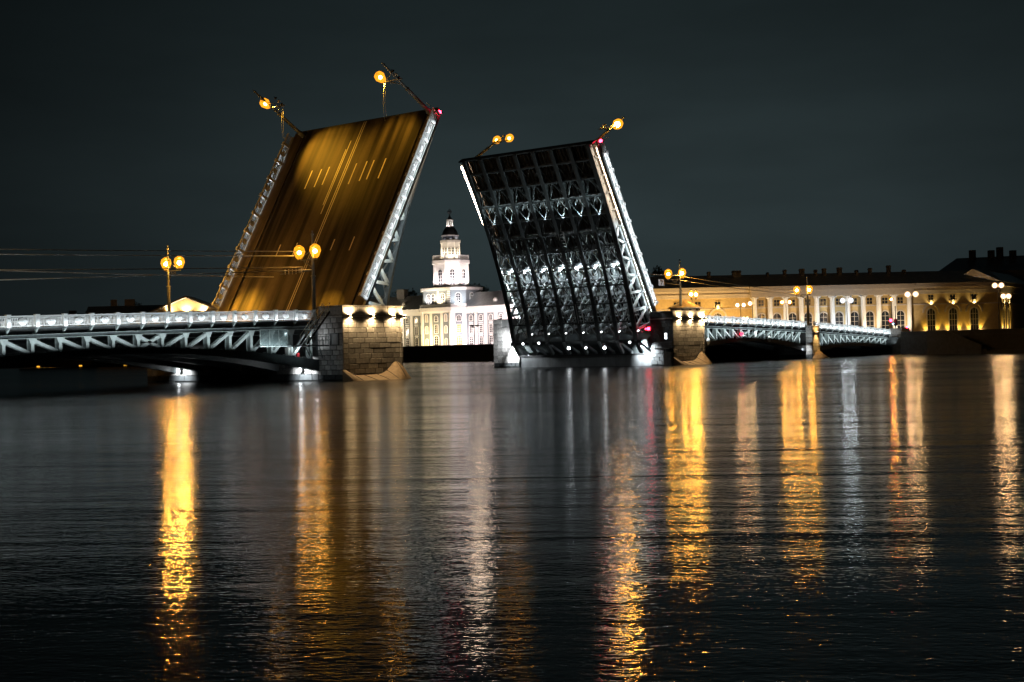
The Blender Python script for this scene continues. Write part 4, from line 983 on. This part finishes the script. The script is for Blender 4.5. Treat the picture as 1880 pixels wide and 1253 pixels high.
mm_ = face_mtx(cd_, DG); MB().box(-1.15, 1.15, -.06, 0, 4.3, 15.6).build('recessed_bay', m_stucco, mu, mtx=mm_)
put_win(WLY, mu, cd_ + Vector(DG) * .07 + UV * 5.0, DG); put_win(winset(1.35, 2.6, False, 2, 4, .18, m_white, e_winw), mu, cd_ + Vector(DG) * .07 + UV * 9.2, DG); put_win(WS, mu, cd_ + Vector(DG) * .07 + UV * 13.0, DG)
cd2 = Vector((-6.25, 8.25, 0))
for ws, z in ((WL, 5.0), (WB, 9.2), (WS, 13.0)): put_win(ws, mu, cd2 + Vector(DG2) * .03 + UV * z, DG2)
# tower base
for y in (3.6, 1.6): put_win(winset(1.3, 3.2, True, 2, 3, .2), mu, (-7.51, y, 18.9), F_)
put_win(WT, mu, (-7.51, -2.6, 18.8), F_); put_win(WT, mu, Vector((-5.7, -7.7, 18.8)) + Vector(DG) * .01, DG); put_win(WT, mu, (-1.0, -9.51, 18.8), SD); put_win(winset(1.3, 3.2, True, 2, 3, .2), mu, (1.8, -9.51, 18.9), SD)
for y in range(7): MB().box(-7.6, -7.5, -.9 - (.15 if y % 2 else 0), -.2, 18.4 + y * .68, 18.9 + y * .68).build('quoin', m_white, mu); MB().box(-7.62, -7.5, -5.85, -4.7 + (.2 if y % 2 else 0), 18.4 + y * .68, 18.9 + y * .68).build('quoin', m_white, mu)
h2 = 10.9 / 2
for nrm in (F_, DG, SD, DG2): put_win(winset(1.7, 5.2, True, 2, 5, .3), mu, Vector(nrm) * (h2 + .01) + UV * 25.0, nrm)
for nrm in (F_, DG, SD, DG2):
    for o_ in (-.62, .62): put_win(WU, mu, Vector(nrm) * (2.91) + Vector((-nrm[1], nrm[0], 0)) * o_ + UV * 35.2, nrm)
for k in range(8):
    a = pi / 8 + k * pi / 4; p = Vector((cos(a), sin(a), 0))
    MB().tube(tuple(p * 5.85 + UV * 24.3), tuple(p * 5.85 + UV * 32.2), .42, .36, 8).build('column', m_white, mu)
    MB().tube(tuple(p * 3.12 + UV * 33.5), tuple(p * 3.12 + UV * 39.2), .26, .22, 8).build('column', m_white, mu)
for nrm in (F_, DG): MB().box(-.8, .8, -.04, .02, 0, .7).build('ring_window', m_glass, mu, mtx=face_mtx(Vector(nrm) * 2.72 + UV * 40.5, nrm))
# floodlights of the museum (in the forecourt and on its roofs)
def kl(kind, p, a, pw, col, **k): return lamp(kind, (KX + p[0], KY + p[1], p[2]), (KX + a[0], KY + a[1], a[2]), pw, col, **k)
kl('AREA', (-13, 2, 4.6), (-8, 1, 10), 5000, (1., .72, .34), size=1.5, size_y=10)
kl('AREA', (-12, -14, 4.6), (-6.5, -8.5, 10), 6600, (1., .80, .80), size=1.2, size_y=6)
kl('AREA', (-9.5, -30, 4.6), (-4.5, -30, 10), 18000, (1., .80, .78), size=1.2, size_y=34)
kl('AREA', (-9.5, 26, 4.6), (-4.5, 26, 10), 11000, (1., .80, .55), size=1.2, size_y=30)
kl('SPOT', (-9.8, -1.5, 18.9), (-7.6, -1.6, 22), 4300, (1., .78, .50), size=.2, angle=120)
kl('SPOT', (-8.2, -10.2, 18.9), (-5.6, -7.8, 22), 2900, (.95, .95, 1.), size=.2, angle=120)
kl('SPOT', (-9.6, 3.8, 18.9), (-7.6, 3.4, 22), 2200, (1., .9, .85), size=.2, angle=120); kl('SPOT', (1.0, -11.8, 18.9), (.5, -9.6, 22), 3200, (1., .86, .78), size=.2, angle=120)
for nrm, pw in ((F_, 3600), (DG, 10000), (SD, 6200), (DG2, 2600)):
    p = Vector(nrm) * 8.2; kl('SPOT', (p.x, p.y, 24.9), (p.x * .7, p.y * .7, 29.5), pw, (1., .83, .80), size=.2, angle=125)
    p = Vector(nrm) * 4.9; kl('SPOT', (p.x, p.y, 34.0), (p.x * .6, p.y * .6, 37), 1700, (1., .80, .58), size=.2, angle=130)
    p = Vector(nrm) * 3.2; kl('SPOT', (p.x, p.y, 40.4), (p.x * .85, p.y * .85, 41.2), 60, (1., .84, .85), size=.1, angle=130)
for a in (2.6, 3.6, 4.6): kl('SPOT', (1.6 * cos(a), 1.6 * sin(a), 44.9), (.8 * cos(a), .8 * sin(a), 46), 130, (1., .9, .85), size=.1, angle=120)

# ---------------------------------------------------------------- ochre building with the colonnade
zm = thing('colonnade_building', 'long ochre building with a row of white columns on the right bank', 'building', mtx=T(277.2, 40.33, 0) @ Matrix.Rotation(math.atan2(-.732, .681), 4, 'Z'))
XL, XR = -62., 47.
EV = 19.0
MB().box(XL, XR, 0, 22, 3, 16.0).build('wall', m_ochre, zm)
MB().box(XL, XR + .1, -.35, 22, 16.0, 17.9).build('entablature', m_cream, zm); MB().box(XL, XR + .5, -.9, 22.3, 17.9, EV).build('cornice', m_cream, zm)
MB().box(XL, XR, -.55, 0, 16.9, 17.1).build('moulding', m_cream, zm)
MB().prism([(XL, -1.0, EV), (XL, 22.6, EV), (XL, 13, 23.0), (XL, 8, 22.8)], (XR + .6 - XL, 0, 0)).build('roof', m_roof, zm)
MB().box(-24.5, XR, -.14, 0, 12.9, 13.25).build('string_course', m_cream, zm); MB().box(XL, -24.6, -.12, 0, 12.9, 13.2).build('string_course', m_cream, zm)
WQ = winset(1.6, 1.7, False, 2, 2, .16, m_ochre); WA = winset(2.2, 5.4, True, 2, 4, .32, m_cream); WA2 = winset(2.2, 6.4, True, 3, 4, .35, m_cream)
for k in range(11):
    x = -24.3 + 4.44 * k; cy = -1.15
    col = MB(); col.lathe([(.86, 4.6), (.86, 4.9), (.76, 5.1), (.74, 8), (.64, 15.2), (.72, 15.3), (.85, 15.6)], 14, (x, cy, 0)); col.box(x - .95, x + .95, cy - .95, cy + .95, 15.6, 16.0)
    col.build('column', m_white, zm, True)
    if k < 10:
        put_win(WQ, zm, (x + 2.22, -.01, 13.5), (0, -1, 0)); put_win(WA, zm, (x + 2.22, -.01, 6.0), (0, -1, 0))
MB().box(-25.4, 21.2, -2.2, -.36, 16.0, 17.6).build('portico_entablature', m_cream, zm); MB().box(-25.6, 21.4, -2.4, -.9, 17.6, 18.9).build('portico_cornice', m_cream, zm)
MB().box(-25.4, 21.2, -2.3, 0, 3, 4.6).build('plinth', m_cream, zm)
for x in (-46., -40., -34.4): put_win(WQ, zm, (x, -.01, 13.4), (0, -1, 0))
ARX = ((-34.4, 0), (26.8, 1), (33.2, 1), (39.4, 1))
def arch_bay(par, m_, lit):
    for ws in (WA2, ): w_ = put(ws[0], 'window', par, m_ @ T(0, 0, 5.4)); put(ws[1], 'pane', w_)
    rb = MB()
    for k in range(12):
        a, b = pi * k / 12, pi * (k + 1) / 12
        rb.hexa([(2.1 * cos(a), 0, 10.7 + 2.1 * sin(a)), (2.1 * cos(b), 0, 10.7 + 2.1 * sin(b)), (2.6 * cos(b), 0, 10.7 + 2.6 * sin(b)), (2.6 * cos(a), 0, 10.7 + 2.6 * sin(a)),
                 (2.1 * cos(a), -.3, 10.7 + 2.1 * sin(a)), (2.1 * cos(b), -.3, 10.7 + 2.1 * sin(b)), (2.6 * cos(b), -.3, 10.7 + 2.6 * sin(b)), (2.6 * cos(a), -.3, 10.7 + 2.6 * sin(a))])
    rb.build('arch_band', m_cream, par, mtx=m_)
    MB().box(-.35, .35, -.45, 0, 13.3, 14.2).build('keystone', m_cream, par, mtx=m_)
    mw = par.matrix_basis @ m_
    if lit:
        for sx in (-1.75, 1.75):
            p = mw @ Vector((sx, -.55, 5.3)); lamp('SPOT', tuple(p), tuple(mw @ Vector((sx * 1.0, -.05, 8.2))), 900, (1., .62, .10), .08, angle=75, blend=.8)
            MB().box(sx - .14, sx + .14, -.5, -.2, 5.1, 5.3).build('uplight', e_warm, par, mtx=m_)
    p = mw @ Vector((0, -.9, 13.0)); lamp('SPOT', tuple(p), tuple(mw @ Vector((0, -.1, 14.2))), 320, (1., .74, .3), .08, angle=120)
for x, l_ in ARX: arch_bay(zm, T(x, 0, 0), l_)
for x in (26.8, 33.2, 39.4): put_win(WQ, zm, (x, -.01, 14.0), (0, -1, 0))
for i, (x, wd, ht) in enumerate(((-35, .9, 3.2), (-27, 2.8, 3.4), (-44, 1.0, 2.6), (-13, .9, 3.4), (-8, 1.5, 3.6), (-4, .8, 3.2), (-1.5, 1.1, 3.6), (3, 1.4, 3.8), (8, .8, 2.8), (12, .9, 3.4), (17.5, 1.1, 4.2), (22, .8, 2.6), (-18, .5, 2.6))):
    ch = MB(); wd *= .85; ht *= .82; ch.box(x - wd / 2, x + wd / 2, 6.4, 7.6, 20.6, 21.2 + ht); ch.box(x - wd / 2 - .12, x + wd / 2 + .12, 6.3, 7.7, 21.2 + ht - .5, 21.2 + ht - .25); ch.build('chimney', m_wall_dark, zm)
# wing that turns away past the corner
wm_ = T(277.2, 40.33, 0) @ Matrix.Rotation(math.atan2(-.732, .681), 4, 'Z') @ T(XR, 0, 0) @ Matrix.Rotation(math.radians(52), 4, 'Z')
zw = thing('corner_wing', 'wing of the ochre building that turns away behind the tall street lamp', 'building', mtx=wm_)
MB().box(0.05, 45, .0, 14, 3, 16.0).build('wall', m_ochre, zw); MB().box(0.1, 45, -.3, 14, 16.0, 17.9).build('entablature', m_cream, zw); MB().box(.2, 45, -.8, 14, 17.9, EV).build('cornice', m_cream, zw)
MB().box(.1, 45, -.12, 0, 12.9, 13.2).build('string_course', m_cream, zw); MB().prism([(-1, -.9, EV), (-1, 14, EV), (-1, 7, 23)], (46, 0, 0)).build('roof', m_roof, zw)
for x in (4.2, 10.4): arch_bay(zw, T(x, 0, 0), 1)
# glow of the street on the facade: lanterns and added unseen spots along the pavement
def zl(x, y, z): return tuple(zm.matrix_basis @ Vector((x, y, z)))
for i, x in enumerate((-52, -40, -29)):
    p = zm.matrix_basis @ Vector((x, -9, 4)); street_lamp('amber street lamp under the plain ochre wall, %s from the columns' % ('third', 'second', 'first')[i], p.x, p.y, 4, 6.0, .5, 'peach', lit=2, r=.9)
for x in (-55, -47, -39, -31):  # ground spots added to strengthen the orange on the plain wall
    lamp('SPOT', zl(x, -7.5, 4.3), zl(x, -.8, 11.5), 7500, (1., .64, .24), .2, angle=105, blend=.8)
for x in (-19, -10, -1, 8, 17):
    lamp('SPOT', zl(x, -6.5, 4.3), zl(x, -.8, 11), 5200, (1., .78, .55) if x != -1 else COOL, .2, angle=100, blend=.8)

# ---------------------------------------------------------------- other buildings behind
pd = thing('portico_building', 'distant building with a bright floodlit pediment above the left span', 'building', mtx=T(288.8, 342.6, 0) @ Matrix.Rotation(math.atan2(-.789, .615), 4, 'Z'))
MB().box(-15, 15, 0, 16, 3, 22.0).build('wall', m_ochre, pd); MB().box(-15.5, 15.5, -1.6, 16, 22.0, 23.0).build('entablature', m_cream, pd); MB().box(-40, 45, 2, 16, 3, 22.6).build('wing', m_ochre, pd)
MB().prism([(-13.4, -.2, 23.0), (13.4, -.2, 23.0), (0, -.2, 28.6)], (0, 12, 0)).build('tympanum', m_ochre, pd)
rk = MB(); rk.bar((-15.2, -.7, 23.1), (0, -.7, 29.4), 1.8, .7, (0, 0, 1)); rk.bar((0, -.7, 29.4), (15.2, -.7, 23.1), 1.8, .7, (0, 0, 1)); rk.build('raking_cornice', m_cream, pd)
MB().prism([(-15.5, 0, 23.4), (15.5, 0, 23.4), (0, 0, 29.7)], (0, 14, 0)).build('roof', m_roof, pd)
for k in range(8): MB().tube((-12.6 + 3.6 * k, -1.2, 5), (-12.6 + 3.6 * k, -1.2, 22), .8, .65, 10).build('column', m_white, pd)
for x, wd in ((-34, 2.2), (-27, 4.0)): MB().box(x - wd / 2, x + wd / 2, 8, 10, 26, 29.2).build('chimney', m_cream, pd)
MB().prism([(-45, 4, 22.6), (-45, 18, 22.6), (-45, 14, 26.4), (-45, 8, 26.4)], (92, 0, 0)).build('wing_roof', m_roof, pd)
def pl(x, y, z): return tuple(pd.matrix_basis @ Vector((x, y, z)))
for x in (-8, 0, 8): lamp('SPOT', pl(x, -1.45, 23.2), pl(x * .8, -.2, 25.5), 5200, (1., .80, .52), .2, angle=150, blend=.6)
lamp('SPOT', pl(20, -8, 20), pl(20, 2, 23), 2500, (1., .6, .25), .3, angle=120)
br = thing('big_roof_building', 'large dark roofed building with chimneys behind the ochre corner', 'building', mtx=T(383, 26, 0) @ Matrix.Rotation(math.atan2(-.789, .615), 4, 'Z'))
MB().box(-13, 60, 0, 30, 3, 26.0).build('wall', m_cream, br)
MB().prism([(-24, -1, 25.8), (60, -1, 25.8), (60, 12, 32.4), (-13, 12, 31.0)], (0, .5, 0)).build('roof', m_roof, br)
for x, h_ in ((-8, 33.6), (-1.5, 33.4), (1.5, 34.4), (6, 33.2), (14, 34)): MB().box(x - .9, x + .9, 10, 12, 29, h_).build('chimney', m_wall_dark, br)
hb = thing('dark_house', 'dark house with two chimneys at the far left behind the railing', 'building', mtx=T(285, 413, 0) @ Matrix.Rotation(math.atan2(-.789, .615), 4, 'Z'))
MB().box(-30, 30, 0, 14, 3, 21.5).build('wall', m_wall_dark, hb); MB().prism([(-30, -.5, 21.5), (-30, 14.5, 21.5), (-30, 7, 24.0)], (60, 0, 0)).build('roof', m_roof, hb)
MB().box(-8.6, -5.6, 6, 8, 22, 26.3).build('chimney', m_cream, hb); MB().box(-.8, .8, 6, 8, 22, 26.0).build('chimney', m_wall_dark, hb)
# trees: dark crowns against the sky
def tree(label, x, y, z, H, R, seed):
    r = random.Random(seed); t = thing('tree', label, 'tree', (x, y, z), 'dark trees on the far bank')
    tk = MB(); tk.tube((0, 0, 0), (.2, .1, H * .55), .35, .2, 7)
    lobes = []
    for k in range(9):
        a = r.uniform(0, 6.28); e = r.uniform(.45, .95); p = Vector((cos(a) * R * .6 * r.random() ** .5, sin(a) * R * .6, H * e)); lobes.append((p, R * r.uniform(.3, .55)))
        tk.tube((.1, .1, H * .4), tuple(p), .12, .04, 5)
    tk.build('trunk', m_bark, t)
    cr = MB()
    for k in range(1500):
        p0, rr = r.choice(lobes); d = Vector((r.gauss(0, 1), r.gauss(0, 1), r.gauss(0, .8))); d.normalize(); p = p0 + d * rr * r.uniform(.5, 1.1)
        u = Vector((r.gauss(0, 1), r.gauss(0, 1), r.gauss(0, 1))).normalized(); v = u.cross(d); s_ = r.uniform(.25, .55)
        if v.length < .05: continue
        v.normalize(); cr.quad(p - u * s_, p - v * s_ * .6, p + u * s_, p + v * s_ * .6)
    cr.build('crown', m_leaf, t)
tree('dark leafy tree between the raised underside and the ochre building', 296, 107, 4, 25, 7, 1)
tree('dark tree behind the museum roof, right of its tower', 297, 186, 4, 22.5, 6, 2)
tree('dark tree behind the museum roof, left of its tower', 281, 207, 4, 21.5, 6, 3)
tree('low dark tree left of the distant pediment', 297, 398, 4, 26, 9, 4)
# boats at the far bank
def vessel(nm, label, cat, p, q, wd, hull, deckz, canopy):
    p = Vector(p); q = Vector(q); d = q - p; L = d.length; a = math.atan2(d.y, d.x)
    t = thing(nm, label, cat, mtx=T(p.x, p.y, 0) @ Matrix.Rotation(a, 4, 'Z'))
    MB().prism([(0, 0, -.4), (L, 0, -.4), (L + .8, 0, hull), (-.8, 0, hull)], (0, wd, 0)).build('hull', m_black, t)
    return t, L
pt, L = vessel('landing_stage', 'dark floating landing stage with a flat canopy before the museum', 'landing stage', (233.0, 160, 0), (228.5, 143.5, 0), 3.2, .9, .9, True)
for k in range(7): MB().box(L * k / 6 - .08, L * k / 6 + .08, .2, .36, .9, 3.4).build('post', m_dark, pt)
MB().prism([(-1.5, -.3, 3.4), (-1.5, 3.4, 3.4), (-1.5, 3.4, 3.6), (-1.5, 1.6, 4.5), (-1.5, -.3, 3.6)], (L + 3, 0, 0)).build('canopy', m_cream, pt)
for x in (3.0, 4.6, 12.5, 15.0): MB().box(x, x + .5, .3, .36, 1.5, 2.1).build('small_lamp', e_winp, pt)  # small glowing boxes for the light specks under the canopy
for k in range(4): MB().box(2.5 + 3.6 * k, 4.3 + 3.6 * k, 1.2, 1.5, 1.0, 2.4).build('board', m_mid, pt)
MB().box(-.5, L + .5, -.05, .05, 1.85, 1.95).build('handrail', m_mid, pt)
bt, L = vessel('moored_barge', 'black barge with four orange-lit openings seen under the right span', 'barge', (200.0, 40.0, 0), (210.3, 27.0, 0), 3.0, 1.0, 1.0, False)
MB().box(0, L, .15, 2.8, 1.0, 2.6).build('cabin', m_black, bt)
for k in range(4):
    x = 2.0 + 4.2 * k
    MB().prism([(x - .55, .1, 1.25), (x + .55, .1, 1.25), (x + .75, .1, 1.75), (x + 1.15, .1, 1.95), (x - 1.15, .1, 1.95), (x - .75, .1, 1.75)], (0, .045, 0)).build('opening', e_winp, bt)
